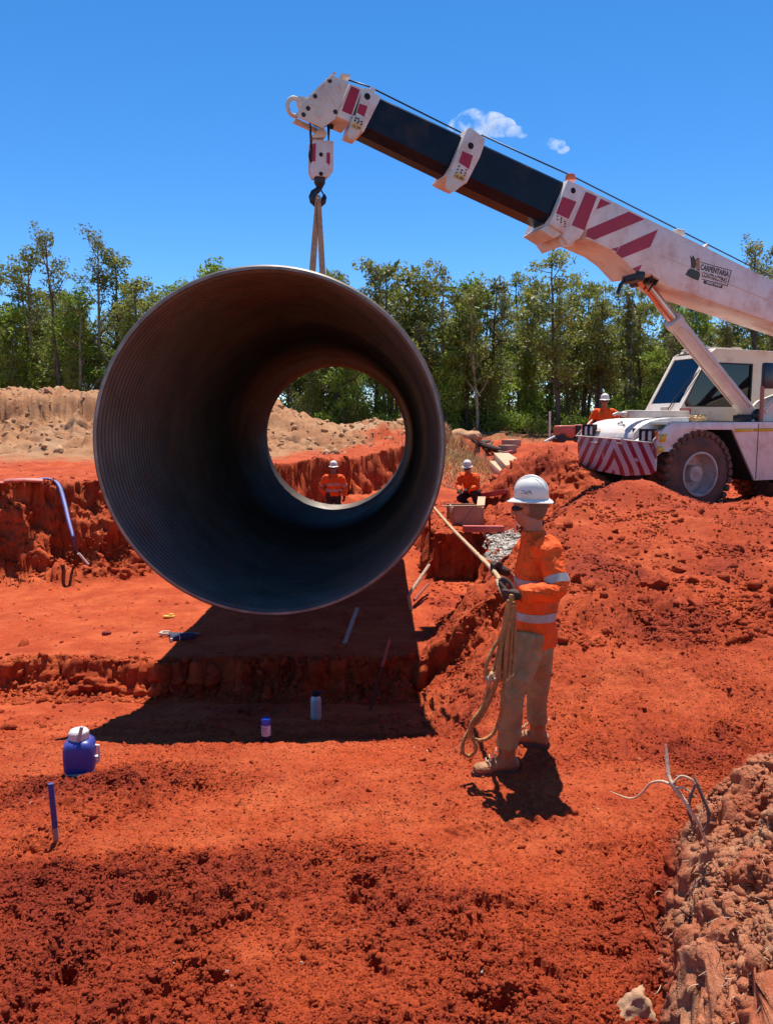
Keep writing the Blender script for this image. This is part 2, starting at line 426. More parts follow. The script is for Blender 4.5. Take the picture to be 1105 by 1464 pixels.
P[i3, 2] += (lumps(x3+.2*fbm(x3*2,y3*2,2,301), y3, .5, 31, .1, .55, 1.8)*.3 + .10*fbm(x3*1.6, y3*1.6, 3, 32) + .22*np.abs(fbm(x3*1.2+.3*y3, y3*.35, 3, 33)) - .25*ss(.3,.7,fbm(x3*.9, y3*.9, 3, 35)))*pale[i3]*ss(23, 26, y3)
# tyre tread prints across the near ground
tx = X; ty = Y; along = (tx-.0)*.97+(ty-4.0)*.22; off = (ty-3.87-.17*(tx-.6))
tr = ss(.13, .09, np.abs(off))*ss(.0, .35, tx)*ss(1.7, 1.3, tx)
tr = tr*np.clip(.45+1.3*fbm(X*3, Y*3, 2, 131), 0, 1)
P[:, 2] += tr*.020*np.sin((along+np.abs(off)*.6)*2*pi/.085) * (np.abs(Ug.ravel()) < .7)
nr, nc = Xg.shape
ii = (np.arange(nr-1)[:, None]*nc + np.arange(nc-1)[None, :]).ravel()
faces = np.stack([ii, ii+1, ii+nc+1, ii+nc], -1)
me = np_mesh('ground', P, faces, True)
# second pass normals for slope-based debris colour
pale, clay, forest, corner = masks(P[:, 0], P[:, 1], P[:, 2], slope)
ca = me.color_attributes.new('soil', 'FLOAT_COLOR', 'POINT')
rm = roughmask(X, Y, 0)
ca.data.foreach_set('color', np.stack([pale, clay, np.maximum(forest, 0), rm], -1).astype(np.float32).ravel())
cb = me.color_attributes.new('soil_b', 'FLOAT_COLOR', 'POINT')
gravel = ss(1.02, .8, np.sqrt(((X-2.18)/.42)**2+((Y-13.2)/.95)**2)+.25*fbm(X*2.5, Y*2.5, 2, 88))
grass = np.exp(-((X-2.6)**2/1.5+(Y-28)**2/6)) + ss(35.5, 38, Y+fbm(X*.5, Y*.5, 2, 99))*ss(46, 41, Y)*.8
cb.data.foreach_set('color', np.stack([gravel, np.clip(grass, 0, 1), corner, cl], -1).astype(np.float32).ravel())
GP = P.reshape(nr, nc, 3)
def ground(x, y):
    """height of the finished ground near (x,y)"""
    r = int(np.clip(np.searchsorted(ROWS, y), 1, nr-1)); c = int(np.clip(np.searchsorted(COLS, x/(max(y, 0)+1.0)), 1, nc-1))
    return float(np.mean(GP[r-1:r+1, c-1:c+1, 2]))
def soil_material():
    m = bpy.data.materials.new('red_soil'); m.use_nodes = True; nt = m.node_tree; N = nt.nodes; L = nt.links; b = N['Principled BSDF']
    b.inputs['Roughness'].default_value = .92; b.inputs['Specular IOR Level'].default_value = .2
    geo = N.new('ShaderNodeNewGeometry').outputs['Position']
    def attr(n):
        a = N.new('ShaderNodeAttribute'); a.attribute_name = n; s = N.new('ShaderNodeSeparateColor'); L.new(a.outputs['Color'], s.inputs[0]); return s.outputs[0], s.outputs[1], s.outputs[2], a.outputs['Alpha']
    pl, cy, fo, ro = attr('soil'); gv, gs, co, clf = attr('soil_b')
    def noise(sc, det=5, r=.6, dist=0):
        n = N.new('ShaderNodeTexNoise'); n.inputs['Scale'].default_value = sc; n.inputs['Detail'].default_value = det; n.inputs['Roughness'].default_value = r; n.inputs['Distortion'].default_value = dist
        L.new(geo, n.inputs['Vector']); return n.outputs['Fac']
    def ramp(f, lo, hi, a=0, c=1):
        r = N.new('ShaderNodeMapRange'); r.inputs[1].default_value = lo; r.inputs[2].default_value = hi; r.inputs[3].default_value = a; r.inputs[4].default_value = c; L.new(f, r.inputs[0]); return r.outputs[0]
    def mix(f, A, B):
        x = N.new('ShaderNodeMix'); x.data_type = 'RGBA'
        if isinstance(f, float): x.inputs[0].default_value = f
        else: L.new(f, x.inputs[0])
        for s, c in ((6, A), (7, B)):
            if isinstance(c, tuple): x.inputs[s].default_value = (*c, 1)
            else: L.new(c, x.inputs[s])
        return x.outputs[2]
    def mul(a, c):
        x = N.new('ShaderNodeMath'); x.operation = 'MULTIPLY'
        for i, t in ((0, a), (1, c)):
            if isinstance(t, float): x.inputs[i].default_value = t
            else: L.new(t, x.inputs[i])
        return x.outputs[0]
    red = mix(ramp(noise(1.1), .35, .65), SOIL_A, SOIL_B)
    red = mix(ramp(noise(14, 6, .7), .4, .68, 0, .55), red, SOIL_C)
    red = mix(mul(ramp(noise(.8, 4), .40, .60, .1, 1), ramp(ro, .45, .95, 0., .75)), red, SOIL_D)           # fresh, darker and more purple soil
    dust = mul(ramp(noise(2.3, 7, .65), .42, .7), ramp(ro, .55, .05, .1, .75))
    red = mix(mul(ramp(noise(32, 5, .75), .54, .66), .7), red, SOIL_D)
    red = mix(dust, red, SOIL_E)                                                                    # trampled dusty film
    sand = mix(ramp(noise(.8, 7, .65), .35, .68), (.40, .205, .098), (.31, .125, .052))
    sand = mix(ramp(noise(.35, 3), .55, .7, 0, .6), sand, (.43, .27, .155))
    c = mix(pl, red, sand)
    clay = mix(ramp(noise(4, 7, .7), .38, .62), (.52, .195, .097), (.41, .105, .045))
    clay = mix(ramp(noise(1.7, 4), .52, .66, 0, .8), clay, (.48, .25, .135))
    c = mix(cy, c, clay)
    c = mix(mul(co, ramp(noise(9, 4), .4, .6)), c, (.5, .33, .2))
    c = mix(mul(gs, ramp(noise(3, 6, .7), .35, .6)), c, (.30, .19, .075))
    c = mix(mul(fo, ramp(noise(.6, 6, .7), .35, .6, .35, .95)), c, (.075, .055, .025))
    vo = N.new('ShaderNodeTexVoronoi'); vo.inputs['Scale'].default_value = 16; L.new(geo, vo.inputs['Vector'])
    vs = N.new('ShaderNodeSeparateColor'); L.new(vo.outputs['Color'], vs.inputs[0])
    grav = mix(ramp(vs.outputs[0], 0, 1), (.16, .14, .12), (.52, .46, .40))
    c = mix(ramp(gv, .3, .6), c, grav)
    # scattered pale grit
    v2 = N.new('ShaderNodeTexVoronoi'); v2.inputs['Scale'].default_value = 18; L.new(geo, v2.inputs['Vector'])
    g2 = N.new('ShaderNodeSeparateColor'); L.new(v2.outputs['Color'], g2.inputs[0])
    grit = mul(ramp(v2.outputs['Distance'], .17, .11), ramp(g2.outputs[1], .975, .98))
    c = mix(grit, c, (.5, .36, .26))
    L.new(c, b.inputs['Base Color'])
    bp = N.new('ShaderNodeBump'); bp.inputs['Strength'].default_value = .9; bp.inputs['Distance'].default_value = .016
    L.new(noise(55, 6, .7), bp.inputs['Height'])
    bp2 = N.new('ShaderNodeBump'); bp2.inputs['Strength'].default_value = .75; bp2.inputs['Distance'].default_value = .06
    L.new(noise(9, 6, .7), bp2.inputs['Height']); L.new(bp.outputs[0], bp2.inputs['Normal'])
    bp3 = N.new('ShaderNodeBump'); bp3.inputs['Distance'].default_value = .03; L.new(gv, bp3.inputs['Strength']); L.new(vo.outputs['Distance'], bp3.inputs['Height']); bp3.invert = True
    L.new(bp2.outputs[0], bp3.inputs['Normal'])
    L.new(bp3.outputs[0], b.inputs['Normal'])
    return m
SOIL_A, SOIL_B, SOIL_C, SOIL_D, SOIL_E = (.47, .071, .016), (.36, .048, .012), (.25, .029, .009), (.21, .022, .010), (.57, .122, .038)
M_SOIL = soil_material()
tag(link('ground', me, M_SOIL), kind='structure')
del X, Y, Z, P, Xg, Yg, Ug, Nn, slope
# ------------------------------------------------------------------ loose clods and stones
def rock_templates(n, sub=1, seed=0):
    out = []
    for k in range(n):
        bm = bmesh.new(); bmesh.ops.create_icosphere(bm, subdivisions=sub, radius=1)
        v = np.array([q.co[:] for q in bm.verts]); f = np.array([[q.index for q in fc.verts] for fc in bm.faces]); bm.free()
        g = np.random.default_rng(seed*100+k)
        for q in range(9):
            nn = g.normal(size=3); nn /= np.linalg.norm(nn); dd = g.uniform(.35, .8); v = v - np.maximum(0, v@nn-dd)[:, None]*nn
        v = v*(1+.25*fbm3(v+k*7.3, 2.2, 2, seed+k))[:, None]*np.array([1.15, .75+.4*random.random(), .62+.3*random.random()])
        out.append((v, f))
    return out
def scatter(name, pts, sizes, templates, m, sink=.25, smooth=False, soil=None):
    vs, fs, o, cs = [], [], 0, []
    for k, (tv, tf) in enumerate(templates):
        s = slice(k, None, len(templates)); p = pts[s]; z = sizes[s]; n = len(p)
        if n == 0: continue
        a = rng.random(n)*2*pi; c, si = np.cos(a), np.sin(a)
        tx = rng.normal(0, .35, n); 
        v = np.repeat(tv[None], n, 0)*z[:, None, None]
        v = np.stack([v[..., 0]*c[:, None]-v[..., 1]*si[:, None], v[..., 0]*si[:, None]+v[..., 1]*c[:, None], v[..., 2]+v[..., 0]*tx[:, None]], -1)
        v = v + p[:, None, :]; v[..., 2] += (z*(.6-sink*2))[:, None]*.5
        cs.append(np.repeat(soil[s], len(tv), 0) if soil is not None else None); vs.append(v.reshape(-1, 3)); fs.append((tf[None]+(np.arange(n)*len(tv))[:, None, None]).reshape(-1, 3)+o); o += n*len(tv)
    me = np_mesh(name, np.concatenate(vs), np.concatenate(fs), smooth)
    if soil is not None:
        ca = me.color_attributes.new('soil', 'FLOAT_COLOR', 'POINT'); ca.data.foreach_set('color', np.concatenate(cs).astype(np.float32).ravel())
    return link(name, me, m)
T1 = rock_templates(8, 1, 3)
def sample(n, y0, y1, fn, pw=1.0):
    y = y0+(y1-y0)*rng.random(n*3)**pw; u = (rng.random(n*3)*2-1)*.62; x = u*(y+.4)
    keep = rng.random(n*3) < fn(x, y); x, y = x[keep][:n], y[keep][:n]
    z = np.array([ground(a, b) for a, b in zip(x, y)])
    return np.stack([x, y, z], -1)
ga = lambda x, y: ss(-.1, .3, fbm(x*1.6, y*1.6, 2, 123))
p1 = sample(80000, 1.9, 4.9, lambda x, y: roughmask(x, y, 0)**1.2*(.3+.7*ga(x, y))+.6*(x > .93+.4*(y-2.39)), 1.15)
s1 = np.exp(rng.normal(math.log(.0078), .45, len(p1))).clip(.0035, .035)
p0 = sample(60000, 2.2, 6.5, lambda x, y: .45+.55*ga(x*1.7, y*1.7), 1.2)
s0 = np.exp(rng.normal(math.log(.0048), .4, len(p0))).clip(.0025, .02)
p1b = sample(26000, 3.6, 7.5, lambda x, y: (roughmask(x, y, 0)**1.3*(.25+.75*ga(x, y))+.03), 1.0)
s1b = np.exp(rng.normal(math.log(.009), .5, len(p1b))).clip(.004, .05)
p2 = sample(34000, 6.6, 21, lambda x, y: ss(.2, .7, x-.02*y)*(.15+.85*ga(x, y))+.03+.9*(np.abs(left_dist(x, y)+.6) < .9), 1.5)
s2 = np.exp(rng.normal(math.log(.016), .6, len(p2))).clip(.007, .12)
p3 = sample(4200, 8.5, 9.2, lambda x, y: (x < .5)*1.0)
s3 = np.exp(rng.normal(math.log(.02), .6, len(p3))).clip(.007, .09)
p5 = sample(24000, 1.7, 3.8, lambda x, y: (x > .95+.4*(y-2.39))*1.0, 1.0)
s5 = np.exp(rng.normal(math.log(.0105), .6, len(p5))).clip(.004, .04)
pp = np.concatenate([p0, p5, p1, p1b, p2, p3]); rr_ = roughmask(pp[:, 0], pp[:, 1], 0); m_ = masks(pp[:, 0], pp[:, 1], pp[:, 2], 0)
tag(scatter('loose_clods', pp, np.concatenate([s0, s5, s1, s1b, s2, s3]), T1, M_SOIL, soil=np.stack([m_[0], m_[1], rr_*0, np.clip(rr_+.1, 0, 1)], -1)), 'crumbled red clods lying loose all over the earthworks', 'clods', kind='stuff')
M_CLOD = mat('clod_soil', (.26, .035, .011), .95, spec=.15, var=.35, vscale=9, bump=.6, bscale=60)
p4 = sample(1500, 23, 32, lambda x, y: (left_dist(x, y) > 1)*1.0*(x < 2.2), .7)
M_SAND = mat('sand_clod', (.42, .23, .12), .95, spec=.15, var=.3, vscale=3, bump=.5, bscale=20)
tag(scatter('sandy_rubble', p4, np.exp(rng.normal(math.log(.06), .6, len(p4))).clip(.025, .32), T1, M_SAND), 'pale sandy lumps strewn over the far spoil heaps', 'rubble', kind='stuff')
# bluestone gravel spilling over the bench
n = 4200; gx = 2.17+rng.normal(0, .17, n).clip(-.36, .5); gy = 13.15+rng.normal(0, .42, n).clip(-1, .95)
gz = np.array([ground(a, b) for a, b in zip(gx, gy)])
M_GRAV = mat('pale_gravel', (.42, .37, .32), .9, var=.6, vscale=14, spec=.2)
tag(scatter('gravel', np.stack([gx, gy, gz], -1), np.exp(rng.normal(math.log(.026), .3, n)), T1, M_GRAV, .1), 'pale crushed stone spilled on the bench behind the pit', 'gravel', kind='stuff')

def hit(px, py, y0=1.5, y1=60):
    d = ray(px, py); d = d/d.y; y = y0
    while y < y1:
        q = CAMP+d*y
        if q.z < ground(q.x, q.y): return q
        y += .01+y*.002
    return q
# ------------------------------------------------------------------ the corrugated pipe
PA = at(385, 636, 6.9); PB = at(481, 624, 17.04)
PR = 1.572
AX = (PB-PA); PLEN = AX.length; AX.normalize()
PXx = AX.cross(V((0, 0, 1))).normalized(); PZ = PXx.cross(AX)
def pipe_mesh():
    nb = 200; pitch = .092; na = int(PLEN/pitch*8); amp = .024
    t = np.linspace(0, PLEN, na); th = np.linspace(0, 2*pi, nb, endpoint=False)
    T, TH = np.meshgrid(t, th, indexing='ij')
    ph = 2*pi*T/pitch + 0*TH
    endf = ss(0, .03, T)*ss(PLEN, PLEN-.03, T)
    w = amp*np.sin(ph)*endf
    # slight ovality and dents
    wob = .006*np.cos(2*TH+.6)
    vs = []
    for r in (PR+.010, PR-.010):
        rr = r+w+wob
        vs.append(np.stack([rr*np.cos(TH), rr*np.sin(TH), T], -1))
    ax, xx, zz = np.array(AX), np.array(PXx), np.array(PZ)
    Pw = [np.array(PA)+v[..., :1]*xx+v[..., 1:2]*zz+v[..., 2:]*ax for v in vs]
    v = np.concatenate([p.reshape(-1, 3) for p in Pw])
    i = np.arange(na-1)[:, None]*nb; j = np.arange(nb)[None]; j2 = (j+1) % nb
    a = (i+j).ravel(); b = (i+j2).ravel(); c = (i+nb+j2).ravel(); d = (i+nb+j).ravel()
    o = na*nb
    f = [np.stack([a, b, c, d], -1), np.stack([d, c, b, a], -1)+o]
    return v, f, o, na, nb
v, f, o, na, nb = pipe_mesh()
M_PIPE = mat('galvanised_dark', PIPE_COL, PIPE_ROUGH, metal=PIPE_METAL, spec=.38, var=.3, vscale=2.2, dirt=(.17, .055, .028), dirt_amt=.34, dscale=1.3)
M_RIM = mat('cut_steel', (.20, .165, .145), .5, metal=.4, var=.4, vscale=6)
pipe = empty('corrugated_pipe', PA+AX*PLEN/2, 0, 'huge dark corrugated steel culvert pipe hanging level from the crane sling', 'pipe')
S.view_layers[0].update()
base = V(pipe.location)
def rel(o):
    o.parent = pipe; o.location = -base; return o
ou = link('outer_wall', np_mesh('outer_wall', v[:o], f[0], True), M_PIPE); rel(ou)
iu = link('inner_wall', np_mesh('inner_wall', v[o:], f[1]-o, True), M_PIPE); rel(iu)
for nm, t0, sgn in (('rim', 0, -1), ('rim', PLEN, 1)):
    mb = MB(); n = 200; ring = []
    for k in range(n):
        a = 2*pi*k/n; wob = .006*cos(2*a+.6); dr = PXx*cos(a)+PZ*sin(a); c = PA+AX*t0
        rw = [mb.bm.verts.new(c+dr*(PR+wob+q)+AX*(sgn*e)) for q, e in ((.0125, -.02), (.0125, .003), (-.0125, .003), (-.0125, -.02))]
        ring.append(rw)
    for k in range(n):
        A, B = ring[k], ring[(k+1) % n]
        for i in range(4): mb._f((A[i], A[(i+1) % 4], B[(i+1) % 4], B[i]))
    rel(mb.build(nm, M_RIM))
# web sling choked round the middle of the pipe
HOOKP = at(455, 284, (PA.y+PB.y)/2*.995)
mid = PA+AX*((HOOKP-PA).dot(AX))
M_SLING = mat('web_sling', (.42, .27, .16), .85, var=.25, vscale=30, dirt=(.3, .1, .05), dirt_amt=.4, dscale=8, bump=.3, bscale=200)
def strap(mb, pts, wdir, width, th):
    prev = None
    for i, p in enumerate(pts):
        a = pts[max(i-1, 0)]; b = pts[min(i+1, len(pts)-1)]; t = (b-a).normalized()
        wd = (V(wdir[i]) if isinstance(wdir, list) else V(wdir)); wd = (wd-t*wd.dot(t)).normalized(); nn = t.cross(wd)
        q = [mb.bm.verts.new(p+wd*width/2*s1+nn*th/2*s2) for s1, s2 in ((-1, -1), (1, -1), (1, 1), (-1, 1))]
        if prev:
            for k in range(4): mb._f((prev[k], prev[(k+1) % 4], q[(k+1) % 4], q[k]))
        else: mb._f(q[::-1])
        prev = q
    mb._f(prev)
sl_root = empty('lifting_sling', HOOKP, 0, 'brown webbing sling looped from the crane hook down around the pipe', 'sling')
def rel2(o): o.parent = sl_root; o.location = -V(HOOKP); return o
for s in (-1, 1):
    mb = MB(); top = HOOKP+V((.0+.008*s, 0, .0)); hitp = mid+PZ*(PR+.03)+PXx*(.125*s+.02)+AX*(.12*s)
    pts = [top.lerp(hitp, k/10) for k in range(11)]
    wd = [(V((.5, .86, 0))*(1-k/10)+V((1, .15*s, 0))*(k/10)) for k in range(11)]
    strap(mb, pts, wd, .10, .012); rel2(mb.build('strap', M_SLING))
mb = MB(); pts = []; wd = []
for k in range(73):
    a = 2*pi*k/72+pi/2; pts.append(mid+(PXx*cos(a)+PZ*sin(a))*(PR+.032)+AX*.0); wd.append(AX)
strap(mb, pts, wd, .13, .01); rel2(mb.build('pipe_loop', M_SLING))
mb = MB(); mb.tube([HOOKP+V((.03*cos(a), .03*sin(a)*.4, .05*sin(a)-.005)) for a in np.linspace(0, 2*pi, 14)[:-1]], .018, 8, closed=True)
rel2(mb.build('eye_loop', M_SLING))
# ------------------------------------------------------------------ the mobile crane
TH = R(22)
CF = V((-cos(TH), -sin(TH), 0)); CL = V((sin(TH), -cos(TH), 0)); CO = V((5.875, 14.25, .72))
def loc(px, py, yl):
    d = ray(px, py); Pp = CO+CL*yl; k = (Pp-CAMP).dot(CL)/d.dot(CL); q = CAMP+d*k-CO
    return (q.dot(CF), q.z)
def L3(px, py, yl):
    x, z = loc(px, py, yl); return V((x, yl, z))
def locs(pts, yl): return [loc(x, y, yl) for x, y in pts]
crane = empty('mobile_crane', (CO.x, CO.y, .47), pi+TH, 'white pick and carry mobile crane with striped bumper and long raised telescopic boom', 'crane')
def fin(mb, name, m, parent=None, **k):
    o = mb.build(name, m, parent or crane, **k)
    if parent is None: o.location = (0, 0, .25)
    return o
RED_DUST = (.42, .12, .05)
M_WHITE = mat('dusty_white_paint', (.70, .64, .58), .38, var=.06, vscale=3, dirt=(.46, .22, .14), dirt_amt=.42, dscale=2.2)
M_CREAM = mat('cream_paint', (.63, .55, .46), .45, var=.07, vscale=3, dirt=(.42, .2, .12), dirt_amt=.35, dscale=2.5)
M_RED = mat('red_reflective', (.34, .006, .022), .35, var=.12, vscale=4, dirt=(.35, .1, .06), dirt_amt=.15)
M_BLACKB = mat('black_boom_paint', (.006, .006, .010), .3, var=.4, vscale=3, spec=.28, dirt=(.05, .02, .015), dirt_amt=.18, dscale=1.5)
M_DARK = mat('dark_underbody', (.02, .017, .016), .7, dirt=(.12, .035, .015), dirt_amt=.4)
M_STEEL = mat('hook_steel', (.03, .03, .035), .45, metal=.6, var=.3, vscale=10)
M_TYRE = mat('dusty_tyre', (.03, .024, .022), .8, dirt=(.22, .075, .04), dirt_amt=.85, dscale=2.5, bump=.2, bscale=60)
M_HUB = mat('dusty_rim', (.55, .42, .36), .55, dirt=(.3, .12, .07), dirt_amt=.5, dscale=3)
M_GLASS = mat('cab_glass', (.02, .025, .028), .05, spec=.8)
def glassy(name, tint, tr):
    m = bpy.data.materials.new(name); m.use_nodes = True; nt = m.node_tree; N = nt.nodes; L = nt.links; N.remove(N['Principled BSDF'])
    t = N.new('ShaderNodeBsdfTransparent'); t.inputs[0].default_value = (*tint, 1); g = N.new('ShaderNodeBsdfGlossy'); g.inputs['Roughness'].default_value = .04; g.inputs[0].default_value = (.8, .8, .8, 1)
    f = N.new('ShaderNodeFresnel'); f.inputs[0].default_value = 1.5; a = N.new('ShaderNodeMath'); a.operation = 'MULTIPLY_ADD'; a.inputs[1].default_value = .6; a.inputs[2].default_value = tr
    L.new(f.outputs[0], a.inputs[0]); mx = N.new('ShaderNodeMixShader'); L.new(a.outputs[0], mx.inputs[0]); L.new(t.outputs[0], mx.inputs[1]); L.new(g.outputs[0], mx.inputs[2])
    L.new(mx.outputs[0], N['Material Output'].inputs[0]); return m
M_PANE = glassy('tinted_pane', (.32, .34, .36), .06)
M_PANE2 = glassy('dark_pane', (.20, .17, .17), .03)
M_RUBBER = mat('black_rubber', (.012, .012, .014), .6)
M_YEL = mat('yellow_tape', (.72, .42, .02), .4, var=.1, vscale=20, dirt=(.4, .2, .08), dirt_amt=.2)
M_AMBER = mat('amber_lens', (.75, .16, .03), .2)
M_LENS = mat('lamp_lens', (.75, .75, .72), .12, spec=.7)
M_ROD = mat('ram_rod', (.62, .45, .40), .22, metal=.9, var=.15, vscale=8)
M_INK = mat('dark_ink', (.035, .012, .018), .5)
M_BLK = mat('black_hole', (.008, .006, .006), .9)
M_PLATE = mat('yellow_plate', (.68, .40, .10), .5)
M_REDTXT = mat('red_sticker', (.5, .03, .02), .5)
def chevron_mat():
    m = mat('chevron_panel', (.6, .5, .5), .4); nt = m.node_tree; N = nt.nodes; L = nt.links; b = N['Principled BSDF']
    tc = N.new('ShaderNodeTexCoord'); sp = N.new('ShaderNodeSeparateXYZ'); L.new(tc.outputs['Object'], sp.inputs[0])
    def M(op, a, c=None):
        n = N.new('ShaderNodeMath'); n.operation = op
        for i, t in ((0, a), (1, c)):
            if t is None: continue
            if isinstance(t, (int, float)): n.inputs[i].default_value = t
            else: L.new(t, n.inputs[i])
        return n.outputs[0]
    yy = M('ABSOLUTE', M('ADD', sp.outputs[1], 1.13)); zz = M('MULTIPLY', M('ADD', sp.outputs[2], M('MULTIPLY', sp.outputs[1], .045)), .70)
    s = M('FRACT', M('DIVIDE', M('ADD', M('ADD', yy, zz), 5-.855), .295)); red = M('LESS_THAN', s, .47)
    # worn patches where the film has peeled
    n1 = N.new('ShaderNodeTexNoise'); n1.inputs['Scale'].default_value = 5; n1.inputs['Detail'].default_value = 6; L.new(tc.outputs['Object'], n1.inputs['Vector'])
    wear = M('GREATER_THAN', n1.outputs['Fac'], .66); red = M('MULTIPLY', red, M('SUBTRACT', 1, wear))
    mx = N.new('ShaderNodeMix'); mx.data_type = 'RGBA'; L.new(red, mx.inputs[0]); mx.inputs[6].default_value = (.56, .46, .46, 1); mx.inputs[7].default_value = (.31, .006, .025, 1)
    n2 = N.new('ShaderNodeTexNoise'); n2.inputs['Scale'].default_value = 2.5; n2.inputs['Detail'].default_value = 8; L.new(tc.outputs['Object'], n2.inputs['Vector'])
    r = N.new('ShaderNodeMapRange'); r.inputs[1].default_value = .5; r.inputs[2].default_value = .75; r.inputs[4].default_value = .6; L.new(n2.outputs['Fac'], r.inputs[0])
    m2 = N.new('ShaderNodeMix'); m2.data_type = 'RGBA'; L.new(r.outputs[0], m2.inputs[0]); L.new(mx.outputs[2], m2.inputs[6]); m2.inputs[7].default_value = (.36, .16, .11, 1)
    L.new(m2.outputs[2], b.inputs['Base Color']); return m
M_CHEV = chevron_mat()
WB = -.044; WZ = .585; WR = .83                       # front wheel
# chassis
mb = MB(); mb.box((-1.95, -1.17, .86), (5.6, .9, .62), bev=.03); mb.box((-3.1, -1.17, .95), (2.6, 2.1, .9), bev=.03)
mb.box((.55, -1.17, .78), (.8, 1.3, .5), bev=.03); mb.box((WB, -1.17, WZ), (.34, 1.6, .34), bev=.06); mb.box((.9, -1.75, .42), (.12, .2, .5)); mb.box((.9, -.62, .42), (.12, .2, .4))
fin(mb, 'chassis', M_DARK)
# side skins with the wheel arch, arch linings
skin = [(1.0, .93), (1.03, 1.18), (.93, 1.37), (.78, 1.50), (.60, 1.545), (-4.7, 1.60), (-4.7, .43), (-1.437, .43), (-.80, 1.42), (.30, 1.425)]
for y0, y1 in ((0, -.05), (-2.32, -2.37)):
    mb = MB(); mb.prism(skin, y0, y1, bev=.008); o = fin(mb, 'side_panel', M_WHITE)
    if y0 == 0:
        mb = MB()
        mb.prism([(-.86, 1.44), (-1.30, 1.445), (-1.30, 1.385), (-.86, 1.37)], .001, .0065); mb.prism([(-1.33, 1.445), (-3.6, 1.46), (-3.6, 1.40), (-1.33, 1.385)], .001, .0065)
        mb.prism([(.985, .965), (1.0, 1.12), (.9, 1.13), (.83, 1.06)], .001, .0065); mb.prism([(.96, 1.19), (.93, 1.34), (.78, 1.35), (.82, 1.20)], .001, .0065)
        fin(mb, 'yellow_tape', M_YEL, o)
        mb = MB(); mb.box((-1.46, .001, 1.0), (.012, .012, 1.08)); mb.box((-3.0, .001, 1.0), (.012, .012, 1.08)); fin(mb, 'panel_seam', M_BLK, o)
mb = MB()
for ya, yb in ((-.05, -.74), (-1.62, -2.32)):
    arch = [(1.0, .93), (.30, 1.425), (-.80, 1.42), (-1.437, .43)]
    for (x0, z0), (x1, z1) in zip(arch, arch[1:]):
        mb.prism([(x0, z0), (x1, z1), (x1+.0, z1+.03), (x0+.0, z0+.03)], ya, yb)
    mb.box((-.2, yb, 1.0), (2.3, .02, .9))
fin(mb, 'wheel_arch', M_DARK)
# deck plate, hood hump
mb = MB(); mb.box((-2.05, -1.185, 1.545), (5.3, 2.26, .05), bev=.01); fin(mb, 'deck', M_CREAM)
hump = [(1.015, 1.02), (1.02, 1.26), (.97, 1.36), (.88, 1.45), (.76, 1.52), (.60, 1.585), (.38, 1.63), (.1, 1.655), (-.35, 1.66), (-.35, 1.02)]
mb = MB(); mb.prism(hump, -.66, -2.30, bev=.02); h = fin(mb, 'hood', M_WHITE)
mb = MB(); mb.prism([(1.0, 1.02), (1.01, 1.21), (.9, 1.27), (.62, 1.38), (.3, 1.46), (-.2, 1.5), (-.2, 1.02)], -.05, -.66); fin(mb, 'fender_channel', M_WHITE)
mb = MB(); mb.tube([(.93, -1.3+.08*cos(a), 1.43+.0*a) if 0 else V((.86-.2*t, -1.15-.35*t+.10*sin(t*9), 1.50+.085*t)) for t, a in ((k/14, 0) for k in range(15))], .008, 6); fin(mb, 'hood_cable', M_RUBBER, h)
mb = MB(); mb.prism([(.985, 1.385), (.93, 1.44), (.935, 1.445), (.99, 1.39)], -1.72, -1.98); fin(mb, 'number_plate', M_CREAM, h)
# striped bumper
fpoly = [(-2.345, 1.285), (-1.176, 1.238), (-.0, 1.178), (0, .66), (-.11, .595), (-.746, .532), (-1.897, .60), (-2.27, .745), (-2.345, .98)]
mb = MB(); mb.prism(fpoly, 1.03, 1.075, conv=lambda a, z, t: V((t - .03*abs(a+1.17)**2, a, z)), bev=.006); bp = fin(mb, 'bumper', M_CHEV)
for y in (-1.72, -.95):
    mb = MB(); mb.bar((1.085, y-.09, 1.16), (1.085, y+.09, 1.15), .03, .03, bev=.006); fin(mb, 'bumper_handle', M_CREAM, bp)
# headlights and guards
for yc, zc in ((-.28, 1.31), (-2.02, 1.40)):
    mb = MB(); fr = .025
    for y in (yc-.17, yc+.0, yc+.17): mb.box((.985, y, zc), (.10, fr, .25))
    for z in (zc-.115, zc+.115): mb.box((.985, yc, z), (.10, .36, fr))
    mb.box((.95, yc, zc), (.03, .34, .22)); o = fin(mb, 'headlight', M_RUBBER)
    for y in (yc-.085, yc+.085):
        mb = MB(); mb.box((.985, y, zc), (.05, .125, .19), bev=.02); fin(mb, 'lens', M_LENS, o)
    mb = MB(); mb.box((.98, yc+(.235 if yc > -1 else -.215), zc-.01), (.05, .07, .19), bev=.01); fin(mb, 'indicator', M_AMBER, o)
mb = MB()
mb.tube([V((1.09, -2.33, 1.26)), V((1.06, -2.30, 1.33)), V((.72, -2.30, 1.62))], .014, 8); mb.tube([V((1.09, -.03, 1.19)), V((1.06, -.03, 1.24)), V((.70, -.03, 1.56))], .014, 8)
mb.tube([V((1.095, -2.33, 1.29)), V((1.095, -1.17, 1.245)), V((1.095, -.02, 1.185))], .012, 8)
fin(mb, 'guard_rail', M_CREAM)
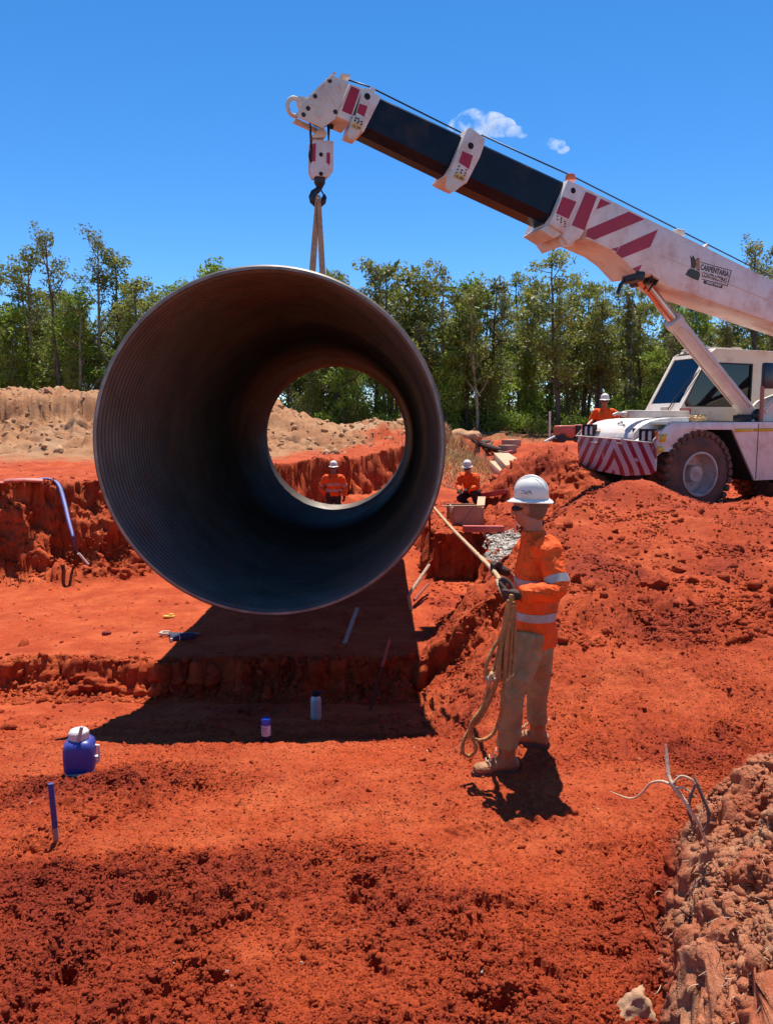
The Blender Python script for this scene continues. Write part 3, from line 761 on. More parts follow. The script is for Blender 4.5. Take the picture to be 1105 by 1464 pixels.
# wheels
def wheel(xc, y_out, side):
    w = bpy.data.objects.new('wheel', None); COL.objects.link(w); w.parent = crane; w.location = (xc, y_out, WZ+.25); w.rotation_euler = (0, 0, 0 if side > 0 else pi)
    My = Matrix.Rotation(R(90), 4, 'X')          # lathe z -> -y
    W = .60
    mb = MB(); prof = [(.40, .03), (.44, .0), (.52, -.005), (.66, .01), (.745, .05), (.785, .10), (.79, W/2), (.785, W-.10), (.745, W-.05), (.66, W-.01), (.44, W), (.40, W-.03)]
    mb.lathe(prof, M=My, n=64, caps=False)
    nl = 32
    for k in range(nl):
        for half in (0, 1):
            a = 2*pi*(k+.5*half)/nl; Rm = Matrix.Rotation(a, 4, 'Y')
            zc = .16 if half == 0 else W-.16
            M = Rm @ Matrix.Translation((0, -zc, .795)) @ Matrix.Rotation(R(-18 if half == 0 else 18), 4, 'Z')
            mb.box((0, 0, 0), (.088, .29, .075), M=M, bev=.005)
            M2 = Rm @ Matrix.Translation((0, -(.045 if half == 0 else W-.045), .765)); mb.box((0, 0, 0), (.09, .085, .10), M=M2, bev=.006)
    t = mb.build('tyre', M_TYRE, w)
    mb = MB(); mb.lathe([(.425, -.02), (.425, .03), (.385, .045), (.375, .07), (.36, .20), (.335, .27), (.28, .285), (.0, .285)], M=My, n=48, caps=False)
    mb.lathe([(.425, -.02), (.395, -.028), (.38, -.01), (.385, .05)], M=My, n=48, caps=False)
    rim = mb.build('rim', M_HUB, w)
    mb = MB(); mb.lathe([(.165, .285), (.165, .12), (.15, .09), (.0, .085)], M=My, n=24, caps=False)
    for k in range(10):
        a = 2*pi*k/10; mb.cyl((.23*cos(a), -.285, .23*sin(a)), (.23*cos(a), -.25, .23*sin(a)), .018, 6)
    mb.box((.0, -.083, .0), (.03, .008, .07)); mb.box((.05, -.083, .0), (.02, .008, .05)); mb.box((-.05, -.083, 0), (.02, .008, .05))
    mb.build('hub', M_HUB, w)
    return w
wheel(WB, .0, 1); wheel(WB, -2.34, -1); wheel(-4.0, 0, 1); wheel(-4.0, -2.34, -1)
# deck beam and loose rigging on the deck
mb = MB(); a, b = L3(895, 596, -1.0), L3(981, 597, -1.0); mb.bar((a.x, -1.0, 1.725), (b.x, -1.0, 1.725), .16, .14, bev=.02); mb.ball((a.x+.06, -1.0, 1.72), (.09, .06, .06), 2)
mb.tube([(a.x+.08, -1.0, 1.72), (a.x+.2, -1.02, 1.74), (a.x+.28, -1.05, 1.70)], .03, 8)
fin(mb, 'deck_beam', M_CREAM)
mb = MB()
for k in range(26):
    c = V((-.62-.5*random.random(), -.85-.25*random.random(), 1.60+.03*random.random()+.09*random.random())); a0 = random.random()*6
    mb.tube([c+V((.06*cos(a)*cos(a0), .06*cos(a)*sin(a0), .028*sin(a))) for a in np.linspace(0, 2*pi, 11)[:-1]], .013, 6, closed=True)
fin(mb, 'chain_heap', mat('brass_chain', (.55, .38, .2), .5, metal=.3, var=.3, vscale=12))
# cab
cab = bpy.data.objects.new('cab', None); COL.objects.link(cab); cab.parent = crane; cab.location = (0, 0, .25)
yn, yf = -1.25, -2.25
def ring_wall(mb, outer, inner, conv, t0, t1):
    n = len(outer); vs = {}
    for nm, poly in (('o', outer), ('i', inner)):
        for t in (0, 1): vs[nm, t] = [mb.bm.verts.new(conv(a, b, (t0, t1)[t])) for a, b in poly]
    for k in range(n):
        j = (k+1) % n
        mb._f((vs['o', 0][k], vs['o', 0][j], vs['i', 0][j], vs['i', 0][k])); mb._f((vs['o', 1][j], vs['o', 1][k], vs['i', 1][k], vs['i', 1][j]))
        mb._f((vs['o', 0][j], vs['o', 0][k], vs['o', 1][k], vs['o', 1][j])); mb._f((vs['i', 0][k], vs['i', 0][j], vs['i', 1][j], vs['i', 1][k]))
so_ = [(-.50, 1.60), (-.60, 1.74), (-1.38, 3.0), (-1.50, 3.06), (-3.4, 3.06), (-3.4, 1.60)]
si_ = [(-.84, 1.91), (-.80, 1.98), (-1.24, 2.72), (-1.32, 2.79), (-2.57, 2.79), (-2.57, 1.92)]
mb = MB()
ring_wall(mb, so_, si_, lambda x, z, t: V((x, t, z)), yn, yn-.05)
mb.prism(so_, yf, yf-.03)
# windscreen frame in its own sloped plane: a across (y), b along the slope
A0 = V((-.60, 0, 1.74)); SD = (V((-1.38, 0, 3.0))-A0); SL = SD.length; SD.normalize(); SN = V((SD.z, 0, -SD.x))
cw = lambda y, s, t: A0+SD*s+V((0, y, 0))+SN*t
ring_wall(mb, [(yn-.052, .0), (yn-.052, SL), (yf, SL), (yf, .0)], [(yn-.10, .27), (yn-.10, SL-.09), (yf+.05, SL-.09), (yf+.05, .27)], cw, 0, -.05)
mb.prism([(-1.50, 3.055), (-3.4, 3.055), (-3.4, 3.10), (-1.55, 3.10)], yn-.01, yf+.01, bev=.012); mb.box((-3.42, (yn+yf)/2, 2.3), (.05, 1.0, 1.5)); mb.box((-1.95, (yn+yf)/2, 1.62), (2.9, .98, .04))
mb.prism([(-.50, 1.60), (-.60, 1.739), (-.62, 1.739), (-.55, 1.60)], yn-.052, yf)
fin(mb, 'cab_shell', M_CREAM, cab)
mb = MB(); si2 = [((x-(-1.7))*.995-1.7, (z-2.35)*.995+2.35) for x, z in si_]; mb.prism(si2, yn-.03, yn-.036); fin(mb, 'side_window', M_PANE2, cab)
mb = MB(); f_ = [((x+1.7)*1.03-1.7, (z-2.35)*1.05+2.35) for x, z in si_]; ring_wall(mb, f_, si2, lambda x, z, t: V((x, t, z)), yn+.006, yn-.04); fin(mb, 'window_seal', M_RUBBER, cab)
mb = MB(); q = [(yn-.10, .27), (yn-.10, SL-.09), (yf+.05, SL-.09), (yf+.05, .27)]
A_ = [mb.bm.verts.new(cw(y, s, -.02)) for y, s in q]; B_ = [mb.bm.verts.new(cw(y, s, -.026)) for y, s in q]; mb._f(A_); mb._f(B_[::-1])
for k in range(4): mb._f((A_[k], A_[(k+1) % 4], B_[(k+1) % 4], B_[k]))
fin(mb, 'windscreen', M_PANE, cab)
mb = MB(); mb.bar(cw(-1.55, .10, .03), cw(-1.52, .42, .03), .018); mb.bar(cw(-1.52, .38, .03), cw(-1.33, 1.05, .025), .02, .012); mb.bar(cw(-1.36, .5, .025), cw(-1.24, 1.05, .025), .014); fin(mb, 'wiper', M_RUBBER, cab)
mb = MB(); mb.box(cw(-1.62, .08, .05), (.12, .14, .12), bev=.02); fin(mb, 'wiper_motor', M_CREAM, cab)
mb = MB(); mb.box((-.80, yn+.003, 1.80), (.30, .004, .11)); o = fin(mb, 'warning_sticker', M_REDTXT, cab)
mb = MB()
for k in range(3): mb.box((-.80, yn+.0065, 1.835-.035*k), (.25-.05*(k % 2), .002, .010))
fin(mb, 'sticker_lines', M_CREAM, o)
mb = MB(); mb.box((-1.85, -1.7, 3.12), (.7, .5, .05), bev=.012); mb.bar((-2.2, -1.45, 3.15), (-2.45, -1.45, 3.15), .03); mb.bar((-2.2, -1.45, 3.10), (-2.2, -1.45, 3.16), .03); mb.bar((-2.45, -1.45, 3.10), (-2.45, -1.45, 3.16), .03)
mb.box((-1.52, -2.1, 3.12), (.08, .12, .06), bev=.02); fin(mb, 'roof_rack', M_CREAM, cab)
mb = MB(); mb.box((-2.25, -1.75, 1.95), (.5, .5, .14), bev=.05); mb.box((-2.5, -1.75, 2.3), (.14, .5, .7), bev=.05); fin(mb, 'seat', M_RUBBER, cab)
mb = MB(); mb.tube([V((-1.55, -1.7, 1.62)), V((-1.62, -1.7, 2.05))], .03); mb.tube([V((-1.64+.06*sin(a), -1.7+.17*cos(a), 2.08+.15*sin(a))) for a in np.linspace(0, 2*pi, 18)[:-1]], .014, 6, closed=True); fin(mb, 'steering_wheel', M_RUBBER, cab)
# mirror by the right edge
ma = L3(1096, 537, -.12); mirror = bpy.data.objects.new('mirror', None); COL.objects.link(mirror); mirror.parent = crane; mirror.location = (0, 0, .25)
mb = MB(); mb.box((ma.x-.08, -.14, ma.z), (.34, .10, .50), bev=.03); fin(mb, 'mirror_head', mat('mirror_shell', (.012, .014, .03), .3), mirror)
mb = MB(); pb = L3(1087, 606, -.12); mb.bar((pb.x, -.12, 1.56), (pb.x-.0, -.13, ma.z-.2), .07, .05, bev=.008); fin(mb, 'mirror_post', mat('rusty_post', (.36, .13, .09), .7, dirt=RED_DUST), mirror)
# boom carrier tower behind the cylinder foot
mb = MB(); mb.prism([(-1.6, 1.58), (-2.1, 2.0), (-3.2, 2.35), (-4.4, 3.3), (-4.7, 3.3), (-4.7, 1.58)], -.30, -.36, bev=.01); mb.prism([(-1.6, 1.58), (-2.1, 2.0), (-3.2, 2.35), (-4.4, 3.3), (-4.7, 3.3), (-4.7, 1.58)], -.62, -.68, bev=.01)
mb.bar(V((-1.95, -.33, 1.75)), V((-2.6, -.33, 2.35)), .10, .10, bev=.01)
fin(mb, 'boom_tower', M_CREAM)
# lift cylinder
YB = -.49
c0, c1, c2 = L3(1072, 594, YB), L3(961, 457, YB), L3(919, 402, YB)
cyl_root = bpy.data.objects.new('lift_cylinder', None); COL.objects.link(cyl_root); cyl_root.parent = crane; cyl_root.location = (0, 0, .25)
dn = (c1-c0).normalized()
mb = MB(); mb.tube([c0, c0+dn*.1, c1-dn*.14, c1-dn*.139, c1, c1+dn*.015], [.13, .155, .155, .175, .175, .12], 32); fin(mb, 'barrel', M_CREAM, cyl_root)
mb = MB(); mb.tube([c1-dn*.1, c2+dn*.06], .098, 28); fin(mb, 'rod', M_ROD, cyl_root)
mb = MB(); sx = dn.cross(V((0, 1, 0))).normalized()
mb.tube([c0+V((0, .165, 0))+dn*.25, c1+V((0, .165, 0))-dn*.3, c1+V((0, .12, 0))-dn*.1-sx*.1], .014, 8); mb.tube([c0-sx*.17+dn*.5, c1-sx*.17-dn*.25, c1-sx*.13], .012, 8); mb.tube([c1+V((0, .1, 0))-sx*.05, c2+V((0, .1, 0))-sx*.05], .012, 8)
fin(mb, 'hydraulic_pipe', M_CREAM, cyl_root)
mb = MB(); mb.cyl(c0+V((0, .20, 0)), c0-V((0, .2, 0)), .13, 20); mb.box(c0+V((.12, 0, -.06)), (.35, .34, .14), bev=.02); mb.cyl(c2+V((0, .3, 0)), c2-V((0, .3, 0)), .075, 20)
for k in range(5): p = c2+V((random.uniform(-.15, .15), random.uniform(0, .3), random.uniform(-.08, .1))); mb.tube([p, p+V((.08, .03, -.05)), p+V((.14, .02, -.14))], .018, 6)
fin(mb, 'pivot_pin', M_STEEL, cyl_root)
# ---------------- boom
boom = bpy.data.objects.new('boom', None); COL.objects.link(boom); boom.parent = crane; boom.location = (0, 0, .25)
YO, YI = -.12, -.84
ax_d = V((-.965, 0, -.262))
top0 = V((*loc(811, 258, YO), 0)); tp = lambda px, py: loc(px, py, YO)
def ext(p, q, L): d = (V(q)-V(p)).normalized(); r = V(q)+d*L; return (r.x, r.y)
tR = tp(1105, 402); lR = tp(1105, 461); tR2 = ext(tp(811, 258), tR, 2.9); lR2 = ext(tp(960, 411), lR, 2.9)
outer = [tp(836, 268), tR2, lR2, tp(960, 411), tp(930, 391), tp(911, 393), tp(890, 370), tp(872, 356.5), tp(838, 341)]
mb = MB(); mb.prism(outer, YO, YI, bev=.015); base_sec = fin(mb, 'base_section', M_WHITE, boom)
mb = MB(); a_, b_ = tp(1000, 352), tp(1105, 404)
mb.prism([tp(940, 363), tp(1105, 432), tp(1105, 433), tp(940, 364)], YO+.001, YO+.008); fin(mb, 'weld_seam', M_CREAM, base_sec)
def sect(name, t0, b0, t1, b1, y0, y1, ch, m):
    """tube of boom with chamfered lower edges between two (top,bottom) stations"""
    mb = MB(); rings = []
    for (tx, tz), (bx, bz) in ((t0, b0), (t1, b1)):
        T, Bq = V((tx, 0, tz)), V((bx, 0, bz)); f = lambda k: T.lerp(Bq, k)
        pr = [(y0-.03, 0), (y0, .05), (y0, .94-ch), (y0-ch*.6, .94), (y1+ch*.6, .94), (y1, .94-ch), (y1, .05), (y1+.03, 0)]
        rings.append([mb.bm.verts.new(V((f(k).x, y, f(k).z))) for y, k in pr])
    n = 8
    for k in range(n): mb._f((rings[0][k], rings[0][(k+1) % n], rings[1][(k+1) % n], rings[1][k]))
    mb._f(rings[0]); mb._f(rings[1][::-1])
    return fin(mb, name, m, boom, ang=20)
e = lambda px, py, y: loc(px, py, y)
sect('middle_section', e(686, 203.5, -.17), e(653.5, 262.5, -.17), e(830, 271, -.17), e(800, 331, -.17), -.17, -.66, .17, M_BLACKB)
sect('tip_section', e(530, 132.5, -.21), e(505.5, 188, -.21), e(684, 204, -.21), e(649.5, 258.5, -.21), -.21, -.62, .17, M_BLACKB)
def collar(name, poly, y0, y1, m=M_WHITE, bev=.01):
    mb = MB(); mb.prism(locs(poly, y0), y0, y1, bev=bev); return fin(mb, name, m, boom)
def decal(name, poly, y, m, parent, th=.004):
    mb = MB(); mb.prism(locs(poly, y), y+.0005, y+th); return fin(mb, name, m, parent, smooth=False)
def dots(name, pts, y, rpx, m, parent):
    mb = MB()
    for px, py in pts:
        c = L3(px, py, y); r = rpx/79; mb.cyl((c.x, y-.001, c.z), (c.x, y+.006, c.z), r, 14)
    return fin(mb, name, m, parent)
# collar of the base section
cA = collar('front_collar', [(811.5, 257), (836, 268), (806, 334), (786, 320)], -.07, -.86)
cB = collar('front_band', [(834, 269), (860, 281.5), (857.5, 286), (834.5, 331), (828, 341), (812, 349), (803, 337)], -.085, -.875)
decal('red_patch', [(804, 281), (823.5, 288.5), (812.5, 313), (794.5, 305)], -.07, M_RED, cA)
decal('red_panel', [(837, 274), (853, 281), (835, 329.5), (817, 322)], -.085, M_RED, cB)
dots('bolt_hole', [(819, 272.5)], -.07, 3.8, M_BLK, cA); dots('bolt_hole', [(796.5, 309), (796.5, 314), (801.5, 315), (801.5, 318), (807, 317), (807.5, 320), (802, 312), (807, 324)], -.07, 1.0, M_BLK, cA)
mb = MB(); P_ = locs([(787, 318), (808, 332.5), (792, 341), (771.5, 328)], -.12); mb.prism(P_, -.12, -.66, bev=.01); fin(mb, 'slide_block', M_CREAM, boom)
collar('collar_lug', [(799, 338), (809, 333), (826, 340), (818, 350), (810, 354), (804, 353)], -.16, -.21, M_CREAM)
c = L3(815, 253.5, -.25); mb = MB(); mb.lathe([(.09, 0), (.09, .05), (.075, .10), (.0, .13)], c=(c.x, -.25, c.z-.06), n=16); fin(mb, 'amber_beacon', M_AMBER, boom)
# red stripes on the base section
for poly in ([(858, 284), (873, 291), (852, 299.5)], [(898.5, 302.5), (921, 313.5), (849, 343), (837, 338), (839, 328)], [(940, 328), (929, 353), (889, 369), (880, 362), (886, 352)], [(884, 353), (880.5, 360), (873, 356)], [(917, 378.5), (911.5, 391), (903, 384)]):
    decal('red_stripe', poly, YO, M_RED, base_sec)
# middle collar and its lug
cC = collar('section_collar', [(668, 184), (672, 181), (693.5, 198), (692.5, 207), (686, 225), (667, 262), (650, 254), (641, 249)], -.10, -.72)
collar('collar_lug', [(645, 241), (667, 256), (664, 263), (657, 268), (651, 273), (644, 274.5), (638.5, 270), (637, 262), (640, 251)], -.075, -.10, M_CREAM)
decal('red_patch', [(661, 216), (676, 222.5), (670, 242), (655.5, 232)], -.10, M_RED, cC)
dots('bolt_hole', [(672.8, 208.5)], -.10, 4, M_BLK, cC); dots('bolt_hole', [(656, 237.5), (654, 242), (652.5, 246.5), (660, 243.5), (659, 247), (666.5, 243), (665.5, 247.5), (663.5, 251)], -.074, 1.0, M_BLK, cC)
plate2 = decal('load_plate', [(651, 246.5), (665, 252), (662.5, 260), (647, 254)], -.075, M_PLATE, cC)
collar('cable_guide', [(661, 188), (667, 184), (671, 186), (668, 196), (662, 194)], -.35, -.6, M_CREAM)
# tip collar and its lug
cD = collar('section_collar', [(519, 125.5), (529, 126), (531, 123), (537, 126), (536, 133), (545, 139), (520, 189), (505, 183)], -.14, -.68)
collar('collar_lug', [(505, 164), (519.5, 170), (519, 183), (512, 194), (506, 200), (499, 198), (497, 190)], -.115, -.14, M_CREAM)
decal('red_patch', [(514, 148), (525.5, 152), (520.5, 167), (510, 161)], -.14, M_RED, cD)
dots('bolt_hole', [(525, 138)], -.14, 3.8, M_BLK, cD); dots('bolt_hole', [(509, 169), (507.5, 172.5), (512.5, 170), (513, 173.5), (517, 174), (516.5, 178), (511, 176)], -.114, 1.0, M_BLK, cD)
plate1 = decal('load_plate', [(504, 175), (517, 179), (515.5, 186.5), (501.5, 182)], -.115, M_PLATE, cD)
# boom head
cE = collar('head_box', [(500, 119), (519.5, 126.5), (503, 168), (502, 175), (481, 166)], -.17, -.64)
decal('red_panel', [(502, 123), (514.5, 128.5), (502.5, 164.5), (488.5, 158.5)], -.17, M_RED, cE)
hp = [(474, 107), (499, 117), (497, 125), (482, 160), (480, 169.5), (461, 183), (425, 166.5), (428, 152), (440, 140)]
for y0, y1 in ((-.15, -.18), (-.58, -.61)):
    o = collar('head_plate', hp, y0, y1, M_CREAM, .006)
    if y0 > -.5:
        for seg in ([(464, 118), (484, 158)], [(440, 149), (476, 157)]):
            mb = MB(); mb.bar(L3(*seg[0], y0+.004), L3(*seg[1], y0+.004), .012, .012); fin(mb, 'rib', M_WHITE, o)
        dots('bolt', [(471.5, 115.5), (450.5, 137.5), (440.5, 155), (434, 164), (479.5, 160)], y0, 2.6, M_DARK, o)
        for pc in ((490, 123), (456, 163)):
            mb = MB(); q = L3(*pc, y0); mb.cyl((q.x, y0, q.z), (q.x, y0+.012, q.z), .055, 18); mb.cyl((q.x, y0+.012, q.z), (q.x, y0+.02, q.z), .025, 12); fin(mb, 'pin_cap', M_CREAM, o)
mb = MB(); mb.prism(locs([(474, 107), (440, 140), (443, 143), (477, 110)], -.3), -.181, -.579); mb.prism(locs([(425, 166), (461, 183), (463, 178), (428, 161)], -.3), -.181, -.28); mb.prism(locs([(425, 166), (461, 183), (463, 178), (428, 161)], -.3), -.50, -.579)
fin(mb, 'head_cover', M_CREAM, boom)
sc_ = L3(456, 163, -.49)
for y in (-.30, -.38, -.46):
    mb = MB(); M = Matrix.Translation((sc_.x, y+.03, sc_.z)) @ Matrix.Rotation(R(90), 4, 'X'); mb.lathe([(.20, 0), (.20, .012), (.17, .022), (.17, .038), (.20, .048), (.20, .06)], M=M, n=28); fin(mb, 'sheave', M_DARK, boom)
ec = L3(421, 153, -.40); mb = MB(); mb.tube([V((ec.x+.105*cos(a), -.40, ec.z+.125*sin(a))) for a in np.linspace(0, 2*pi, 22)[:-1]], .032, 10, closed=True); mb.box(L3(433, 147, -.40), (.18, .10, .16), bev=.03); fin(mb, 'towing_eye', M_CREAM, boom)
mb = MB(); mb.box(L3(493, 110, -.4), (.14, .12, .05), bev=.01); mb.cyl(L3(497, 113, -.4), L3(496.5, 106, -.4), .012, 8); fin(mb, 'anti_two_block_switch', M_CREAM, boom)
# hoist rope over the boom
mb = MB(); mb.tube([L3(1105, 399, -.47)+V((-2.6, 0, -.71)), L3(818, 252, -.47), L3(688, 193, -.47)], .013, 8); mb.tube([L3(662, 191, -.47), L3(528, 124, -.47), L3(497, 114, -.47)], .013, 8)
fin(mb, 'hoist_rope', M_STEEL, boom)
mb = MB(); mb.box(L3(970, 333, -.4), (.2, .12, .12), bev=.02); mb.prism(locs([(1001, 356), (1010, 348), (1012, 362)], -.3), -.28, -.36, bev=.01); fin(mb, 'rope_guide', M_CREAM, boom)
mb = MB(); q = L3(893, 400, -.3); mb.tube([q, q+V((.1, 0, -.1)), q+V((.15, 0, -.25))], .035, 8); mb.box(L3(905, 397, -.3), (.2, .4, .16), bev=.02); fin(mb, 'cylinder_bracket', M_STEEL, boom)
# lettering and emblem
def text_px(name, s, o, ax, up, y, m, parent):
    """flat lettering laid on the plane y, from pixel anchors: o origin, ax end of baseline, up top of the first letter"""
    cu = bpy.data.curves.new('t', 'FONT'); cu.body = s; cu.fill_mode = 'FRONT'; cu.offset = .03; cu.resolution_u = 3
    ob = bpy.data.objects.new('t', cu); COL.objects.link(ob); dg = bpy.context.evaluated_depsgraph_get(); me = bpy.data.meshes.new_from_object(ob.evaluated_get(dg)); bpy.data.objects.remove(ob)
    xs = [v.co.x for v in me.vertices]; ys = [v.co.y for v in me.vertices]; x0, x1, y1 = min(xs), max(xs), max(ys)
    for v in me.vertices:
        a = (v.co.x-x0)/(x1-x0); b = v.co.y/y1
        v.co = L3(o[0]+(ax[0]-o[0])*a+(up[0]-o[0])*b, o[1]+(ax[1]-o[1])*a+(up[1]-o[1])*b, y)
    me.name = name; q = link(name, me, m, parent); return q
sign = decal('name_board', [(1001.5, 374.6), (1045.2, 386.6), (1045, 387.6), (1001.3, 375.6)], YO, M_INK, base_sec)
mb = MB()
for poly in ([(1045.2, 386.6), (1039.6, 408.2), (1038.6, 407.9), (1044.2, 386.5)], [(1002.5, 398.3), (1039.6, 408.2), (1039.2, 409.2), (1002.3, 399.3)], [(1005.5, 400.8), (1032.2, 408.3), (1031.5, 412.6), (1004.8, 405.0)]):
    mb.prism(locs(poly, YO), YO+.0005, YO+.004)
fin(mb, 'name_frame', M_INK, base_sec, smooth=False)
text_px('lettering', 'CARPENTARIA', (1000.4, 385.0), (1041.0, 395.9), (1001.7, 377.2), YO+.004, M_INK, base_sec)
text_px('lettering', 'CONTRACTING', (1002.3, 395.3), (1037.6, 405.3), (1003.5, 388.0), YO+.004, M_INK, base_sec)
text_px('phone_number', '4090 5989', (1008.5, 404.6), (1029.5, 410.4), (1009.1, 401.9), YO+.0055, M_WHITE, base_sec)
zz = lambda pts: [(960+a/11.05, 350+b/11.05) for a, b in pts]
M_EB, M_ET, M_EG = mat('emblem_brown', (.07, .03, .02), .5), mat('emblem_tan', (.34, .17, .06), .5), mat('emblem_green', (.035, .04, .02), .5, var=.5, vscale=40)
decal('emblem_wing', zz([(285, 165), (315, 205), (330, 165), (352, 195), (385, 290), (362, 372), (345, 410), (300, 400), (300, 280)]), YO, M_EB, base_sec)
decal('emblem_wing', zz([(388, 222), (412, 205), (436, 212), (436, 402), (385, 385), (372, 330), (392, 285)]), YO, M_ET, base_sec)
decal('emblem_beak', zz([(372, 250), (400, 208), (412, 212), (380, 258)]), YO+.002, M_EB, base_sec)
decal('emblem_body', zz([(213, 472), (262, 385), (300, 378), (340, 405), (430, 385), (442, 490), (415, 567), (320, 530)]), YO+.001, M_EG, base_sec)
text_px('lettering', '15.20', (503.3, 181.0), (515.0, 185.2), (504.3, 177.6), -.110, M_INK, plate1)
text_px('lettering', '16.80', (649.5, 252.3), (662.2, 258.3), (651.2, 248.3), -.070, M_INK, plate2)
# hook block on its falls
hb = bpy.data.objects.new('hook_block', None); COL.objects.link(hb); hb.parent = crane; hb.location = (0, 0, .25)
hx = lambda px, py: L3(px, py, YB)
M_BLOCK = mat('block_paint', (.62, .54, .52), .42, var=.08, vscale=6, dirt=(.4, .2, .15), dirt_amt=.3, dscale=5)
bpoly = [(444.5, 203), (473.5, 205.5), (473.2, 248), (467.5, 256.5), (448, 254.5), (443.6, 244)]
for y0, y1 in ((-.37, -.395), (-.585, -.61)):
    mb = MB(); mb.prism(locs(bpoly, YB), y0, y1, bev=.006); o = fin(mb, 'cheek_plate', M_BLOCK, hb)
    if y0 > -.5:
        decal('red_patch', [(447, 205), (451.8, 205.3), (451, 231), (446.3, 230.5)], -.37, M_RED, o); decal('red_patch', [(467.2, 218), (472, 218.3), (471.8, 232), (470.5, 236), (466.8, 232.5)], -.37, M_RED, o)
        dots('pin_cap', [(459, 221)], -.37, 3.6, M_CREAM, o); dots('bolt', [(459, 248.5), (459, 221)], -.365, 2.4, M_BLK, o)
mb = MB(); mb.prism(locs([(446, 232), (472, 234), (471, 248), (466.5, 255.5), (449, 253.5), (445.5, 244)], YB), -.396, -.584); fin(mb, 'block_cover', M_BLOCK, hb)
q = hx(458.5, 222)
for y in (-.44, -.54):
    mb = MB(); M = Matrix.Translation((q.x, y+.03, q.z)) @ Matrix.Rotation(R(90), 4, 'X'); mb.lathe([(.17, 0), (.17, .012), (.145, .02), (.145, .04), (.17, .048), (.17, .06)], M=M, n=28); fin(mb, 'sheave', M_DARK, hb)
mb = MB(); mb.prism(locs([(458.5, 182), (466, 193.5), (463, 199.5), (445, 200), (444.5, 196)], YB), -.40, -.58, bev=.01); fin(mb, 'rope_weight', M_CREAM, hb)
mb = MB()
for (a, b), y in ((((442, 172), (444.5, 212)), -.44), (((444, 172), (446, 212)), -.54), (((467, 178), (469, 212)), -.44), (((472.5, 176), (470.5, 212)), -.54)): mb.tube([hx(*a)+V((0, y-YB, 0)), hx(*b)+V((0, y-YB, 0))], .012, 8)
mb.tube([hx(475.5, 170), hx(474, 184)], [.03, .028], 10); mb.tube([hx(457, 166)+V((0, .32, 0)), hx(457.5, 184)], .007, 6)
fin(mb, 'hoist_falls', M_STEEL, hb)
mb = MB(); mb.tube([hx(457, 255), hx(457, 262), hx(457, 266), hx(457, 270)], [.085, .085, .06, .04], 16)
hk = [(457.5, 268), (454, 272), (448.5, 276), (446.5, 281.5), (447.8, 287), (452, 291), (457.5, 291.5), (462, 288), (464, 282), (463.4, 278)]
mb.tube([hx(*p) for p in hk], [.04, .045, .052, .056, .058, .058, .055, .048, .036, .018], 12); mb.tube([hx(457.5, 270), hx(461, 275), hx(463.6, 280)], .012, 8)
fin(mb, 'hook', M_STEEL, hb)
# ------------------------------------------------------------------ forest edge
def leaf_mat(name, c1, c2):
    m = bpy.data.materials.new(name); m.use_nodes = True; nt = m.node_tree; N = nt.nodes; L = nt.links; b = N['Principled BSDF']
    b.inputs['Roughness'].default_value = .5; b.inputs['Specular IOR Level'].default_value = .35
    oi = N.new('ShaderNodeObjectInfo'); geo = N.new('ShaderNodeNewGeometry')
    n = N.new('ShaderNodeTexNoise'); n.inputs['Scale'].default_value = .9; n.inputs['Detail'].default_value = 3; L.new(geo.outputs['Position'], n.inputs['Vector'])
    a = N.new('ShaderNodeMath'); a.operation = 'MULTIPLY_ADD'; a.inputs[1].default_value = .55; L.new(oi.outputs['Random'], a.inputs[0])
    r = N.new('ShaderNodeMapRange'); r.inputs[1].default_value = .35; r.inputs[2].default_value = .65; r.inputs[4].default_value = .5; L.new(n.outputs['Fac'], r.inputs[0]); L.new(r.outputs[0], a.inputs[2])
    mx = N.new('ShaderNodeMix'); mx.data_type = 'RGBA'; L.new(a.outputs[0], mx.inputs[0]); mx.inputs[6].default_value = (*c1, 1); mx.inputs[7].default_value = (*c2, 1)
    L.new(mx.outputs[2], b.inputs['Base Color'])
    t = N.new('ShaderNodeBsdfTranslucent'); L.new(mx.outputs[2], t.inputs[0]); ms = N.new('ShaderNodeMixShader'); ms.inputs[0].default_value = .45
    L.new(b.outputs[0], ms.inputs[1]); L.new(t.outputs[0], ms.inputs[2]); L.new(ms.outputs[0], N['Material Output'].inputs[0]); return m
M_LEAF = leaf_mat('gum_leaves', (.13, .148, .028), (.27, .275, .052))
M_LEAF2 = leaf_mat('bright_leaves', (.14, .21, .025), (.30, .38, .048))
M_LEAF3 = leaf_mat('grey_green_leaves', (.12, .128, .042), (.235, .235, .078))
M_BARK = mat('gum_bark', (.30, .23, .17), .9, var=.45, vscale=2.5, spec=.2)
M_BARKD = mat('dark_bark', (.10, .072, .054), .9, var=.4, vscale=2.5, spec=.2)
def leaves_mesh(name, clumps, m, size=.15, seed=0, aspect=.42, droop=.5):
    """clumps: (centre, radius vec, count) -> one mesh of little folded leaf faces"""
    g = np.random.default_rng(seed); C = []; 
    for c, r, n in clumps:
        d = g.normal(size=(n, 3)); d /= np.linalg.norm(d, axis=1, keepdims=True)
        C.append(np.array(c)+d*(g.random((n, 1))**.45)*np.array(r))
    C = np.concatenate(C); n = len(C)
    a = g.normal(size=(n, 3)); a[:, 2] -= droop; a /= np.linalg.norm(a, axis=1, keepdims=True)
    b = np.cross(a, g.normal(size=(n, 3))); b /= np.linalg.norm(b, axis=1, keepdims=True)
    s = size*np.exp(g.normal(0, .3, (n, 1))); w = s*aspect
    v = np.stack([C-a*s*.5, C+b*w*.5, C+a*s*.5, C-b*w*.5], 1).reshape(-1, 3)
    f = np.arange(4*n).reshape(-1, 4)
    return np_mesh(name, v, f)
